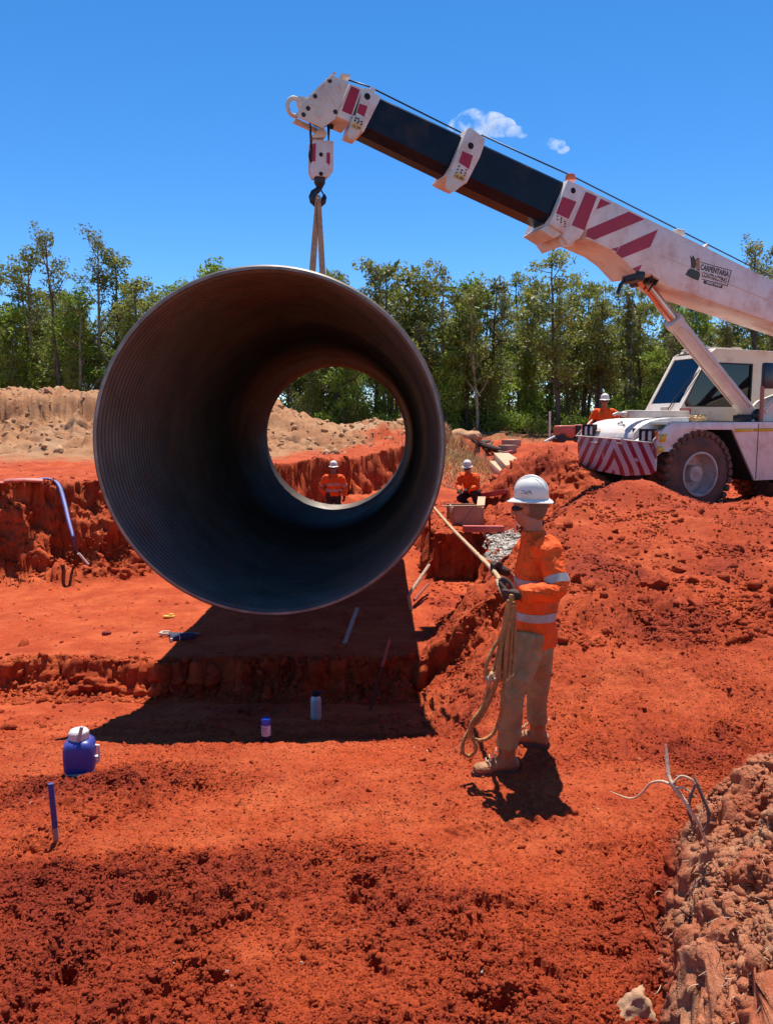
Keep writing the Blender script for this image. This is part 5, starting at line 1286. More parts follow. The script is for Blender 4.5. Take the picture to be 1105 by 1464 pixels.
def person(name_label, J, fwd, opt, group=None):
    """J: world joints. Builds body, shirt, trousers, helmet, boots, gloves under one Empty"""
    base = V(J['base']); root = empty('person', base, 0, name_label, 'person', group)
    J = {k: V(v)-base for k, v in J.items()}
    f = V(fwd).normalized(); lf = V((0, 0, 1)).cross(f).normalized(); k = opt.get('k', 1.0); fine = opt.get('fine', False); hv = opt.get('vox', .014)
    sl, sr, pel, ch, nk = J['shl'], J['shr'], J['pelvis'], J['chest'], J['neck']; sw = (sl-sr).normalized()
    # body
    mb = MB(); T, M4 = head(mb, J['head'], opt.get('look', fwd), opt.get('hup', (0, 0, 1)))
    loft(mb, [nk-V((0, 0, .10)), nk, J['head']+T(0, 0, -.02)-J['head']*1.0-V((0, 0, 0)) if 0 else T(-.018, 0, -.05)], [.075, .062, .058], 14, f)
    loft(mb, [pel, pel.lerp(ch, .5), ch, nk-V((0, 0, .05))], [(.10, .145), (.10, .14), (.11, .155), (.07, .09)], 16, f)
    for s, a in (('l', 1), ('r', -1)):
        loft(mb, [J['sh'+s], J['el'+s], J['wr'+s]], [.05, .040, .027], 12, f)
        loft(mb, [J['hip'+s], J['kn'+s], J['an'+s]], [.085, .055, .042], 12, f)
        loft(mb, [ch, J['sh'+s]], [.08, .055], 12, f)
        if not opt.get('glove'+s, True):
            d = (J['wr'+s]-J['el'+s]).normalized(); fingers(mb, J['wr'+s], opt.get('hd'+s, d), opt.get('pal'+s, (0, 0, -1)), opt.get('thumb'+s, (0, 0, 1)), curl=opt.get('curl', .7))
    fuse(mb, 'body', M_SKIN, root, .007 if fine else .011, 2)
    # trousers
    mb = MB(); loft(mb, [pel+V((0, 0, .16)), pel+V((0, 0, .02)), pel-V((0, 0, .09))], [(.115*k, .155*k), (.128*k, .168*k), (.112*k, .165*k)], 18, f)
    for s in 'lr':
        hp, kn, an = J['hip'+s], J['kn'+s], J['an'+s]
        loft(mb, [hp+V((0, 0, .06)), hp.lerp(kn, .35), kn, kn.lerp(an, .45), an+(kn-an).normalized()*.07], [(.108*k, .100*k), (.096*k, .092*k), (.074*k, .070*k), (.070*k, .068*k), (.068*k, .066*k)], 14, f)
    fuse(mb, 'trousers', opt.get('trousers', M_KHAKI), root, hv*.6, 2, .010, 4.2, (1, 1, .9), seed=3)
    # shirt
    mb = MB(); hem = pel+V((0, 0, opt.get('hem', .0)))
    loft(mb, [hem, pel.lerp(ch, .35), pel.lerp(ch, .7), ch, ch.lerp(nk, .55), nk-V((0, 0, .04)), nk+V((0, 0, .022))], [(.142*k, .178*k), (.135*k, .172*k), (.138*k, .182*k), (.14*k, .192*k), (.105*k, .16*k), (.085*k, .105*k), (.074*k, .080*k)], 20, f)
    for s in 'lr':
        sh, el, wr = J['sh'+s], J['el'+s], J['wr'+s]
        loft(mb, [ch.lerp(sh, .45), sh+V((0, 0, .0)), sh.lerp(el, .5), el, el.lerp(wr, .5), wr-(wr-el).normalized()*opt.get('cuff'+s, opt.get('cuff', .02))], [.095*k, .079*k, .070*k, .063*k, .054*k, .046*k], 14, f)
    sh_ = fuse(mb, 'shirt', M_ORANGE, root, hv*.6, 2, .014, 5.5, (.9, .9, .9), seed=1)
    if opt.get('bands', True):
        from mathutils.bvhtree import BVHTree
        sm = sh_.data; bvh = BVHTree.FromPolygons([v.co.copy() for v in sm.vertices], [list(q.vertices) for q in sm.polygons])
        for t, reach in opt.get('bandpos', ((.38, .26), (.80, .235))):
            c = hem.lerp(ch, t); band(bvh, c, ch-pel, f, .052, reach).build('reflective_band', M_BAND, root, ang=60)
        for s in 'lr':
            sh, el = J['sh'+s], J['el'+s]; band(bvh, sh.lerp(el, opt.get('armband', .78)), el-sh, f, .05, .095).build('reflective_band', M_BAND, root, ang=60)
    if opt.get('collar', True):
        mb = MB(); loft(mb, [nk-V((0, 0, .035)), nk+V((0, 0, .03))], [(.088*k, .098*k), (.076*k, .080*k)], 20, f); c = fuse(mb, 'collar', M_ORANGE, root, .008, 2)
    for s in 'lr':
        if opt.get('glove'+s, True):
            mb = MB(); d = (J['wr'+s]-J['el'+s]).normalized(); hd = V(opt.get('hd'+s, d)).normalized()
            loft(mb, [J['wr'+s]-d*(.05 if s == 'l' else .012), J['wr'+s], J['wr'+s]+hd*.03], [.036, .033, .034], 12, f); fingers(mb, J['wr'+s], hd, opt.get('pal'+s, (0, 0, -1)), opt.get('thumb'+s, (0, 0, 1)), r=.0125, curl=opt.get('curl', .9))
            fuse(mb, 'glove', M_GLOVE, root, .005 if fine else .009, 1)
    if opt.get('boots', True):
        for s in 'lr': boot(root, J['an'+s], opt.get('toe'+s, fwd), J['an'+s]+(J['kn'+s]-J['an'+s]).normalized()*.12)
    helmet(root, T, M4, opt.get('htilt', 0), fine)
    glasses(root, T)
    mh = opt.get('hair')
    if mh:
        mb = MB(); mb.ball(T(-.03, 0, .012), (.088, .079, .085), 3, M4); mb.ball(T(-.05, 0, -.025), (.055, .066, .055), 2, M4); fuse(mb, 'hair', mh, root, .009, 1)
    if opt.get('beard'):
        mb = MB(); loft(mb, [T(.035, -.058, -.055), T(.078, -.03, -.088), T(.092, 0, -.098), T(.078, .03, -.088), T(.035, .058, -.055)], [.016, .024, .030, .024, .016], 10, (0, 0, 1)); fuse(mb, 'beard', M_HAIR, root, .008, 1)
    return root, T
# near worker with the tag line: faces left and a little away, seen from his left side
WF = V((-.93, .36, 0)).normalized()
def w(px, py, Y): return at(px, py, Y)
ZA = .105
anl = at(724, 1072, 4.60); gz = ground(anl.x, anl.y); anl = V((anl.x, anl.y, gz+.09)); anr = at(768, 1056, 4.98); anr = V((anr.x, anr.y, ground(anr.x, anr.y)+.09))
J = dict(base=((anl.x+anr.x)/2, 4.75, gz), head=w(757, 727, 4.80), neck=w(762, 764, 4.80), chest=w(768, 812, 4.80), pelvis=w(764, 912, 4.80), shl=w(783, 782, 4.63), shr=w(756, 782, 4.98), ell=w(797, 843, 4.50), wrl=w(741, 851, 4.46), elr=w(750, 838, 5.10), wrr=w(722, 817, 5.04),
         hipl=w(757, 918, 4.70), hipr=w(770, 918, 4.90), knl=w(734, 990, 4.60), knr=w(768, 985, 4.96), anl=anl, anr=anr)
hl, hr = J['wrl'], J['wrr']
worker, WT = person('man in orange shirt and white wide-brim helmet holding a coiled tag rope', J, WF,
    dict(fine=True, k=.955, look=V((-.86, .5, -.06)), hup=V((-.05, 0, 1)), hdl=(-.93, .30, .10), pall=(.0, .55, .8), thumbl=(-.2, -.8, .55) if 0 else (-.1, .35, .93), hdr=(-.92, .1, .35), palr=(.1, -.75, -.35), thumbr=(.1, .2, .95), toel=(-.97, -.22, 0), toer=(-.95, .3, 0), hair=M_HAIRB, hem=-.03, cuff=.015, cuffr=.10, curl=1.3, htilt=R(-3), gloveR=True, armband=.80, bandpos=((.40, .25), (.84, .225))))
# the tag rope: taut from the pipe to his hands, then hanging in a coil
M_ROPE = mat('straw_rope', (.50, .33, .18), .9, var=.25, vscale=40, bump=.6, bscale=160)
M_ROPE2 = mat('brown_coil_rope', (.42, .20, .065), .9, var=.3, vscale=40, bump=.6, bscale=160)
def rope(mb, pts, r, tw=.045, n=8):
    """three-strand look: a tube whose radius ripples along a twist"""
    P = []
    for i in range(len(pts)-1):
        p0, p1, p2, p3 = pts[max(i-1, 0)], pts[i], pts[i+1], pts[min(i+2, len(pts)-1)]; m = max(4, int((p2-p1).length/.008)); m = min(m, 60)
        for k in range(m): t = k/m; P.append(.5*((2*p1)+(p2-p0)*t+(2*p0-5*p1+4*p2-p3)*t*t+(3*p1-p0-3*p2+p3)*t**3))
    P.append(pts[-1]); prev = None; rings = []; s = 0
    for i, p in enumerate(P):
        t = (P[min(i+1, len(P)-1)]-P[max(i-1, 0)]).normalized()
        x = t.orthogonal().normalized() if prev is None else (prev-t*prev.dot(t)).normalized(); prev = x; y = t.cross(x)
        if i: s += (p-P[i-1]).length
        rings.append([mb.bm.verts.new(p+(x*cos(a)+y*sin(a))*r*(1+.22*cos(3*(a-2*pi*s/tw)))) for a in (2*pi*k/n for k in range(n))])
    for A, B in zip(rings, rings[1:]):
        for k in range(n): mb._f((A[k], A[(k+1) % n], B[(k+1) % n], B[k]))
    mb._f(rings[0][::-1]); mb._f(rings[-1])
tagr = empty('tag_rope', hl, 0, 'straw coloured tag rope taut from the pipe, its brown coil hanging from gloved hands', 'rope')
def rl(o): o.parent = tagr; o.location = -V(hl); return o
gl = hl+V((-.085, .03, -.005)); gr = hr+V((-.085, .0, .01)); pipe_pt = at(612, 716, 9.5)
mb = MB(); rope(mb, [pipe_pt, pipe_pt.lerp(gr, .5)+V((0, 0, -.02)), gr, gr.lerp(gl, .5), gl], .0145, .05, 9); rl(mb.build('taut_line', M_ROPE, ang=180))
yk = hl.y-.03
cp = lambda px, py, dy=0: at(px, py, yk+dy)
loops = [[(731, 850), (722, 900), (716, 925), (712, 960), (716, 972), (720, 962), (724, 920), (732, 865)],
         [(730, 852), (725, 890), (722, 940), (722, 968), (727, 962), (729, 930), (733, 860)],
         [(733, 852), (730, 900), (728, 950), (731, 962), (735, 930), (735, 862)],
         [(730, 856), (718, 905), (706, 925), (697, 945), (694, 962), (698, 972), (712, 962), (716, 930), (728, 880)],
         [(728, 870), (717, 910), (708, 950), (700, 968), (698, 985), (690, 1010), (676, 1030), (671, 1046), (676, 1056), (690, 1058), (705, 1048), (715, 1025), (718, 1000), (722, 960), (727, 900)],
         [(720, 930), (712, 970), (700, 1000), (684, 1022), (675, 1035), (674, 1052), (680, 1066), (678, 1076), (669, 1081), (661, 1074), (663, 1058), (672, 1042), (684, 1030), (696, 1010), (706, 985), (714, 950), (726, 880)],
         [(727, 858), (719, 900), (713, 940), (708, 975), (702, 990), (695, 1006)]]
for i, lp in enumerate(loops):
    mb = MB(); pts = [cp(a, b, .025*((i % 3)-1)+.012*((k*7+i*3) % 3-1)) for k, (a, b) in enumerate(lp)]; rope(mb, pts, .0115, .04, 8); rl(mb.build('coil_loop', M_ROPE2, ang=180))
mb = MB(); rope(mb, [cp(694, 966, -.02), cp(698, 972, -.045), cp(706, 971, -.045), cp(712, 968, -.02)], .012); rope(mb, [cp(699, 980, -.03), cp(701, 968, -.05), cp(704, 962, -.03)], .012); rl(mb.build('coil_knot', M_ROPE, ang=180))
tail = [cp(666, 1080)]; mb = MB()
# far workers
def stand(px, Y, top_py, ground_z=None, H=1.80):
    x = (px-CX)/FPX*Y; z = at(px, top_py, Y).z; return x, z-H-.06
def joints(x, y, z, H, f, arms, crouch=0):
    s = H/1.8; l = V((0, 0, 1)).cross(V(f)).normalized(); f = V(f).normalized(); B = V((x, y, z)); p = lambda a, b, c: B+f*a*s+l*b*s+V((0, 0, c*s))
    J = dict(base=B, head=p(.02, 0, 1.665), neck=p(0, 0, 1.50), chest=p(0, 0, 1.33), pelvis=p(0, 0, .96), shl=p(0, .19, 1.43), shr=p(0, -.19, 1.43), hipl=p(0, .09, .93), hipr=p(0, -.09, .93), knl=p(.02, .12, .50), knr=p(.02, -.12, .50), anl=p(-.01, .15, .09), anr=p(-.01, -.15, .09))
    for k, (a, b, c) in arms.items(): J[k] = p(a, b, c)
    return J
x, z = stand(477, 19.6, 659); z = min(z, 9)
person('bearded man in orange shirt and white helmet standing in the trench seen through the pipe', joints(x, 19.6, z, 1.8, (.03, -1, 0), dict(ell=(-.02, .30, 1.16), wrl=(.06, .27, .93), elr=(-.06, -.34, 1.18), wrr=(.10, -.19, 1.00))), (.03, -1, 0), dict(trousers=M_NAVY, beard=True, glovel=True, glover=True, hdl=(.1, -.2, -1), pall=(-1, 0, 0), thumbl=(0, -1, 0), hdr=(.8, -.3, -.3), hair=M_HAIR, hem=.0, k=1.05))
x, z = stand(861, 18.6, 563)
person('man in orange shirt and white helmet standing behind the crane bonnet', joints(x, 18.6, z, 1.8, (-.25, -1, 0), dict(ell=(.0, .34, 1.20), wrl=(.10, .40, .98), elr=(-.0, -.32, 1.20), wrr=(.12, -.34, .97))), (-.25, -1, 0), dict(trousers=M_NAVY, hdl=(0, 0, -1), pall=(0, 1, 0), thumbl=(0, -1, 0), hdr=(0, 0, -1), palr=(0, 1, 0), thumbr=(0, -1, 0), hair=M_HAIRB, bands=False))
# crouching worker beyond the formwork, holding another line
f = V((-.55, -.83, 0)).normalized(); l = V((0, 0, 1)).cross(f); B = V(((674-CX)/FPX*17.6, 17.6, 0)); B.z = at(674, 722, 17.6).z-.06
p = lambda a, b, c: B+f*a+l*b+V((0, 0, c))
person('man crouching in the red trench beside the formwork, hat flap under his white helmet', dict(base=B, head=p(.22, 0, .92), neck=p(.15, 0, .79), chest=p(.09, 0, .66), pelvis=p(-.10, 0, .34), shl=p(.12, .19, .74), shr=p(.12, -.19, .74), ell=p(.22, .24, .50), wrl=p(.44, .12, .46), elr=p(.22, -.24, .50), wrr=p(.44, -.05, .42), hipl=p(-.10, .10, .33), hipr=p(-.10, -.10, .33), knl=p(.30, .20, .42), knr=p(.22, -.20, .22), anl=p(.10, .20, .09), anr=p(-.15, -.18, .09)), f,
    dict(trousers=M_NAVY, look=(-.3, -.9, -.12), hdl=(.3, -.8, 0) if 0 else f, pall=(0, 0, -1), thumbl=-l, hdr=f, palr=(0, 0, -1), thumbr=l, hair=mat('dark_neck_flap', (.03, .016, .014), .95), bands=False, hem=.05))
tl2 = empty('tag_line', p(.5, 0, .44), 0, 'thin yellow line held by the crouching man and running behind the pipe', 'rope'); mb = MB(); a = p(.5, 0, .44); b = at(612, 683, 16.2); mb.tube([V((0, 0, 0)), (b-a)*.5+V((0, 0, -.04)), b-a], .012, 6); o = mb.build('line', M_ROPE, tl2)
# operator in the cab
CM = crane.matrix_basis.copy(); CM = Matrix.Translation(crane.location) @ Matrix.Rotation(crane.rotation_euler.z, 4, 'Z')
c2w = lambda x, y, z: CM @ V((x, y, z+.25))
Bo = c2w(-2.2, -1.72, 1.45); fo = CF; lo = CL; po = lambda a, b, c: Bo+fo*a+lo*b+V((0, 0, c))
person('crane operator in orange shirt seated behind the dark cab window', dict(base=Bo, head=po(.05, 0, 1.22), neck=po(.0, 0, 1.06), chest=po(-.02, 0, .90), pelvis=po(-.05, 0, .54), shl=po(0, .19, 1.0), shr=po(0, -.19, 1.0), ell=po(.15, .25, .76), wrl=po(.42, .14, .80), elr=po(.15, -.25, .76), wrr=po(.42, -.12, .80), hipl=po(0, .1, .53), hipr=po(0, -.1, .53), knl=po(.40, .13, .50), knr=po(.40, -.13, .50), anl=po(.45, .13, .2), anr=po(.45, -.13, .2)), fo,
    dict(trousers=M_NAVY, hdl=fo, pall=(0, 0, -1), thumbl=-lo, hdr=fo, palr=(0, 0, -1), thumbr=lo, bands=False, boots=False, hair=M_HAIRB))
# ------------------------------------------------------------------ small things on the site
def gpt(px, py): q = hit(px, py); return V((q.x, q.y, ground(q.x, q.y)))
M_BLUE = mat('blue_plastic', (.035, .05, .27), .4, var=.1, vscale=8, dirt=(.35, .12, .07), dirt_amt=.22, dscale=9)
M_WPL = mat('white_plastic', (.70, .66, .60), .4, dirt=(.45, .2, .12), dirt_amt=.25, dscale=10)
def rsq(mb, prof, c, n=40, sq=.32):
    """rounded-square lathe: prof (half width, z)"""
    rings = []
    for r, z in prof:
        ring = []
        for k in range(n):
            a = 2*pi*k/n; e = (abs(cos(a))**(1/sq*1.3)+abs(sin(a))**(1/sq*1.3))**(-sq/1.3); ring.append(mb.bm.verts.new(V(c)+V((cos(a)*r*e, sin(a)*r*e, z))))
        rings.append(ring)
    for A, B in zip(rings, rings[1:]):
        for k in range(n): mb._f((A[k], A[(k+1) % n], B[(k+1) % n], B[k]))
    mb._f(rings[0][::-1]); mb._f(rings[-1]); return mb
# blue water jug
b = gpt(116, 1106); jug = empty('water_jug', b+V((0, 0, -.015)), R(12), 'blue insulated water jug with white screw lid standing on the red dirt', 'jug')
mb = MB(); rsq(mb, [(.088, .045), (.094, .06), (.096, .15), (.093, .20), (.086, .224), (.070, .240), (.05, .246)], (0, 0, 0)); mb.build('jug_body', M_BLUE, jug, ang=60)
mb = MB(); rsq(mb, [(.078, .0), (.085, .008), (.0885, .05)], (0, 0, 0)); mb.build('jug_foot', M_WPL, jug, ang=60)
mb = MB(); mb.lathe([(.058, .238), (.06, .25), (.058, .292), (.050, .302), (0, .304)], n=28)
for k in range(18): a = 2*pi*k/18; mb.box((.0595*cos(a), .0595*sin(a), .268), (.005, .008, .04), rz=a)
mb.build('jug_lid', M_WPL, jug)
mb = MB(); mb.bar((.0, -.052, .23), (.032, -.062, .345), .022, .02, bev=.005); mb.build('spout', mat('spout_grey', (.42, .36, .33), .5), jug)
mb = MB(); mb.tube([(.098, -.02, .20), (.118, -.02, .195), (.121, -.02, .14), (.116, -.02, .09), (.099, -.02, .085)], .008, 8); mb.box((.104, -.01, .115), (.02, .03, .02), bev=.004); mb.build('side_strap', M_WPL, jug)
# blue peg
b = gpt(81, 1201); peg = empty('survey_peg', b, 0, 'blue painted timber survey peg standing in the loose dirt', 'peg')
mb = MB(); mb.box((0, 0, .20), (.028, .022, .26), bev=.003); mb.build('painted_top', mat('blue_peg_paint', (.035, .05, .20), .6, var=.3, vscale=20, dirt=(.3, .12, .08), dirt_amt=.25, dscale=20), peg)
mb = MB(); mb.box((0, 0, .02), (.0275, .0215, .16), bev=.003); mb.build('bare_foot', mat('grey_timber', (.36, .26, .21), .9, var=.25, vscale=25, dirt=(.35, .1, .05), dirt_amt=.4, dscale=14), peg); peg.rotation_euler = (R(3), R(-2), R(20))
# spray can
b = gpt(381, 1061); can = empty('spray_can', b+V((0, 0, -.006)), 0, 'small blue capped spray can with white label at the shadow edge', 'can')
mb = MB(); mb.lathe([(.034, 0), (.036, .004), (.036, .062), (.034, .064)], n=28); mb.build('can_base', mat('can_navy', (.02, .02, .06), .3, dirt=(.3, .1, .05), dirt_amt=.25, dscale=20), can)
mb = MB(); mb.lathe([(.0355, .064), (.0362, .066), (.0362, .145), (.0355, .147)], n=28, caps=False); mb.build('can_label', mat('label_white', (.55, .52, .54), .35), can)
mb = MB()
for j, (zc, w0, h0) in enumerate(((.132, .052, .010), (.115, .044, .007), (.100, .05, .004), (.09, .05, .003), (.08, .04, .003))):
    for k in range(7):
        a = -pi/2-.25+(k-3)*w0/7/.0366; mb.box((.0364*cos(a), .0364*sin(a), zc), (.0012, .0052, h0*(.8+.4*((k*7+j) % 3)/2)), rz=a)
mb.build('label_print', mat('label_ink', (.02, .03, .2), .5), can)
mb = MB(); mb.lathe([(.036, .147), (.037, .150), (.037, .190), (.033, .198), (.0, .198)], n=28); mb.build('can_cap', mat('cap_blue', (.012, .06, .40), .3), can)
# steel drink bottle
b = gpt(452, 1028); bo = empty('drink_bottle', b+V((0, 0, -.01)), R(-30), 'brushed steel drink bottle with black loop lid standing in the pipe shadow', 'bottle')
mb = MB(); mb.lathe([(.050, 0), (.055, .006), (.056, .03), (.056, .215), (.052, .232), (.038, .252), (.034, .262)], n=32); mb.build('flask', mat('brushed_steel', (.62, .57, .53), .45, metal=.25, var=.1, vscale=10, dirt=(.4, .16, .1), dirt_amt=.3, dscale=12), bo, ang=60)
mb = MB(); mb.lathe([(.040, .258), (.041, .262), (.041, .295), (.034, .302), (0, .303)], n=24); mb.tube([(.03, 0, .298), (.055, 0, .318), (.085, 0, .315), (.088, 0, .300), (.06, 0, .296)], .009, 8); mb.build('lid', M_RUBBER, bo)
M_WOOD = mat('weathered_timber', (.36, .25, .17), .9, var=.25, vscale=14, dirt=(.34, .1, .05), dirt_amt=.4, dscale=8, bump=.3, bscale=60)
M_PINE = mat('pale_ply', (.50, .33, .19), .8, var=.15, vscale=8, dirt=(.36, .11, .05), dirt_amt=.4, dscale=4)
M_REDT = mat('red_painted_timber', (.50, .09, .075), .75, var=.2, vscale=8, dirt=(.36, .09, .04), dirt_amt=.35, dscale=5)
# stakes in the shade under the pipe
a = gpt(488, 923); t = at(511, 869, a.y+.55); st = empty('timber_stake', a, 0, 'pale flat timber stake leaning in the shade under the pipe', 'stake'); mb = MB(); mb.bar((0, 0, -.1), t-a, .055, .02, bev=.003); mb.build('stake_shaft', mat('silvered_timber', (.34, .29, .26), .85, var=.2, vscale=20), st)
a = gpt(529, 1016); t = at(558, 911, a.y+.1); st = empty('marker_stake', a, 0, 'thin dark stake with red pointed top beside the bottle', 'stake'); d = t-a
mb = MB(); mb.bar(-d*.1, d*.62, .02, .02); mb.build('stake_shaft', mat('dark_stake', (.06, .03, .025), .9), st)
mb = MB(); mb.bar(d*.6, d*.96, .034, .022, bev=.003); mb.tube([d*.955, d*1.0], [.017, .003], 4); mb.build('painted_head', mat('red_stake_paint', (.34, .09, .07), .8), st)
# tools and scraps on the trench floor
a = gpt(258, 909); tool = empty('hand_saw', a+V((0, 0, .02)), R(4), 'dark hand saw with pale handle lying at the shadow edge on the trench floor', 'tool')
mb = MB(); mb.prism([(-.16, -.03), (.26, -.012), (.26, .015), (-.16, .05)], -.006, .006, conv=lambda x, z, y: V((x, z*1.6, y))); mb.build('blade', mat('dull_blade', (.10, .09, .09), .4, metal=.6), tool)
mb = MB(); mb.tube([(-.15, -.03, .01), (-.22, -.05, .015), (-.27, -.01, .015), (-.25, .07, .015), (-.16, .08, .01)], .02, 8); mb.build('handle', mat('pale_handle', (.55, .42, .33), .6), tool)
a = gpt(262, 915); tb = empty('tool_roll', a+V((0, 0, .03)), R(25), 'small dark blue tool roll lying in shade beside the hand saw', 'tool roll'); mb = MB(); loft(mb, [(-.17, 0, 0), (-.1, .01, .005), (.05, 0, .0), (.16, .02, 0)], [.03, .048, .052, .034], 14); o = fuse(mb, 'canvas_roll', mat('navy_canvas', (.03, .035, .09), .85, var=.4, vscale=20), tb, .008, 1, .006, 20)
mb = MB(); mb.tube([(-.05+.0, .053*cos(a_), .053*sin(a_)) for a_ in np.linspace(0, 2*pi, 15)[:-1]], .006, 6, closed=True); mb.box((-.16, -.05, -.01), (.03, .03, .06), bev=.006); mb.build('buckle_strap', M_WPL, tb)
a = gpt(242, 884); o = MB().box((0, 0, .02), (.17, .07, .03), bev=.008).box((.03, .02, .045), (.07, .05, .03), bev=.01).build('plastic_offcut', mat('yellow_plastic', (.75, .42, .05), .5)); o.location = a; tag(o, 'small yellow plastic offcut on the sunlit trench floor', 'offcut')
a = gpt(152, 908); mb = MB(); mb.ball((0, 0, .02), (.06, .045, .04), 2); mb.ball((.04, .02, .02), (.03, .03, .025), 2); o = mb.build('dropped_rag', mat('dark_red_rag', (.20, .02, .015), .9)); o.location = a; tag(o, 'dark red scrap lying alone on the lit trench floor', 'rag')
# picket and bent rails by the cut face
a = gpt(615, 776); t = at(613, 690, a.y); o = MB().bar((0, 0, -.1), t-a, .05, .012).bar(V((0, .02, -.1)), (t-a)+V((0, .02, 0)), .012, .045).build('steel_picket', mat('red_picket', (.24, .035, .03), .7)); o.location = a; tag(o, 'dark red steel picket standing at the right edge of the pipe', 'picket')
a = gpt(588, 873); rail = empty('bent_handrail', a, 0, 'rusty bent handrail leaning at the foot of the slope beside the cut face', 'handrail')
q = lambda px, py, dy: at(px, py, a.y+dy)-a
mb = MB(); mb.tube([q(589, 873, 0)-V((0, 0, .05)), q(584, 852, .0), q(588, 845, .1), q(613, 808, 1.3)], .028, 8); mb.build('top_rail', M_WOOD, rail)
mb = MB(); mb.tube([q(592, 858, .1), q(612, 835, .9)], .022, 8); mb.build('lower_rail', mat('rusty_rail', (.25, .06, .035), .8), rail)
# formwork box and boards on the bench
def board(name, p0, p1, w_, h_, m, label, cat, lift=0, group=None):
    a, b_ = gpt(*p0), gpt(*p1); c = (a+b_)/2; o = MB().bar(a-c+V((0, 0, h_/2+lift)), b_-c+V((0, 0, h_/2+lift)), w_, h_, bev=.008).build(name, m); o.location = c; return tag(o, label, cat, group)
fb = at(667, 752, 15.2); fb.z = ground(fb.x, fb.y); form = empty('formwork_box', fb, 0, 'open plywood formwork box standing on the bench behind the cut face', 'formwork')
zb = lambda px, py: at(px, py, 15.2)-fb
for nm, p, qq, dy in (('front_board', (645, 735), (690, 735), 0),):
    mb = MB(); x0, x1 = zb(647, 740).x, zb(689, 740).x; h_ = .38; mb.box(((x0+x1)/2, 0, h_/2-.02), (x1-x0, .03, h_), bev=.004); mb.build('board', M_PINE, form)
mb = MB(); mb.box((x1+.02, .45, h_/2-.02), (.03, .95, h_), bev=.004); mb.build('board', M_PINE, form)
mb = MB(); mb.box(((x0+x1)/2-.05, .92, h_/2-.02), (x1-x0, .03, h_*.9), bev=.004); mb.build('board', M_WOOD, form)
mb = MB(); mb.box((x0+.02, .45, h_/2-.05), (.03, .95, h_), bev=.004); mb.build('board', M_WOOD, form)
mb = MB(); mb.bar((x1-.02, .1, h_), (x1+.10, .9, h_+.10), .16, .03, bev=.004); mb.build('loose_plank', M_PINE, form)
mb = MB(); mb.bar((x0-.22, -.02, h_+.005), (x1-.02, -.02, h_+.015), .07, .02); mb.build('cap_strip', M_PINE, form)
mb = MB(); mb.bar((x0+.18, -.06, .0), (x0+.42, -.03, .34), .05, .012); mb.build('brace_strip', mat('clear_strip', (.5, .42, .38), .3), form)
board('timber_beam', (662, 763), (720, 763), .13, .12, M_REDT, 'red painted timber beam beside the gravel in front of the formwork', 'beam', .02)
board('timber_beam', (683, 716), (724, 713), .14, .11, M_REDT, 'red painted timber beam lying beyond the formwork box', 'beam', .04)
board('timber_beam', (714, 655), (732, 652), .16, .14, M_REDT, 'short red beam far along the trench edge', 'beam', .05)
for (p0, p1, h_, lab) in (((700, 684), (724, 681), .26, 'pale plywood box nearer of the two beside the red mound'), ((706, 671), (726, 669), .28, 'pale plywood box farther of the two beside the red mound'), ((727, 649), (738, 647), .3, 'dark crate far along the trench below the mound'), ((733, 640), (744, 639), .28, 'last crate in the far line beside the mound top')):
    a, b_ = gpt(*p0), gpt(*p1); c = (a+b_)/2; L_ = (b_-a).length; r = empty('formwork_crate', c, math.atan2(b_.y-a.y, b_.x-a.x), lab, 'crate')
    mb = MB()
    for y_ in (0, .5): mb.box((0, y_, h_/2), (L_, .03, h_), bev=.004)
    for x_ in (-L_/2, L_/2): mb.box((x_, .25, h_/2), (.03, .5, h_), bev=.004)
    mb.build('sides', M_WOOD if h_ > .27 else M_PINE, r); mb = MB(); mb.box((0, .25, h_+.012), (L_+.04, .54, .025), bev=.004); mb.build('lid_board', M_PINE, r)
# layflat hose over the left bank
M_HRED = mat('red_white_hose', (.55, .16, .13), .6, var=.5, vscale=5, dirt=(.42, .12, .06), dirt_amt=.35, dscale=5); M_HBLUE = mat('blue_layflat', (.035, .06, .26), .55, var=.3, vscale=5, dirt=(.38, .14, .1), dirt_amt=.3, dscale=6)
hy = [gpt(-60, 694), gpt(0, 694), gpt(35, 696), gpt(62, 692)]
hose = empty('layflat_hose', hy[2], 0, 'red and blue layflat hose running over the left bank and down its face', 'hose')
def flat(mb, pts, w_, h_): 
    for i in range(1): loft(mb, pts, [(h_, w_)]*len(pts), 12, (0, 0, 1), 5)
mb = MB(); flat(mb, [p-hy[2]+V((0, 0, .05)) for p in hy], .08, .025); mb.build('red_length', M_HRED, hose, ang=60)
mb = MB(); g2 = [gpt(20, 694), gpt(45, 695), gpt(70, 694)]; flat(mb, [p-hy[2]+V((0, -.25, .06)) for p in g2], .10, .04); mb.build('red_length', M_HRED, hose, ang=60)
dn_ = [gpt(58, 691), gpt(76, 692), gpt(87, 699)]; wy = dn_[-1].y
face = [at(95, 725, wy-.35), at(101, 750, wy-.75), at(108, 775, wy-1.1), gpt(113, 798)]
for q_ in face: q_.z = max(q_.z, ground(q_.x, q_.y)+.03)
mb = MB(); loft(mb, [p-hy[2]+V((0, -.05, .06)) for p in dn_+face], [(.02, .04), (.02, .045), (.024, .045), (.02, .04), (.02, .035), (.02, .03), (.015, .02)], 12, (0, 0, 1), 6); mb.build('blue_length', M_HBLUE, hose, ang=60)
e0 = gpt(113, 799); mb = MB(); mb.tube([e0-hy[2]+V((0, 0, .05)), e0-hy[2]+V((.03, -.05, .07)), gpt(127, 812)-hy[2]+V((0, 0, .03))], .022, 8); mb.build('hose_tail', M_WPL, hose)
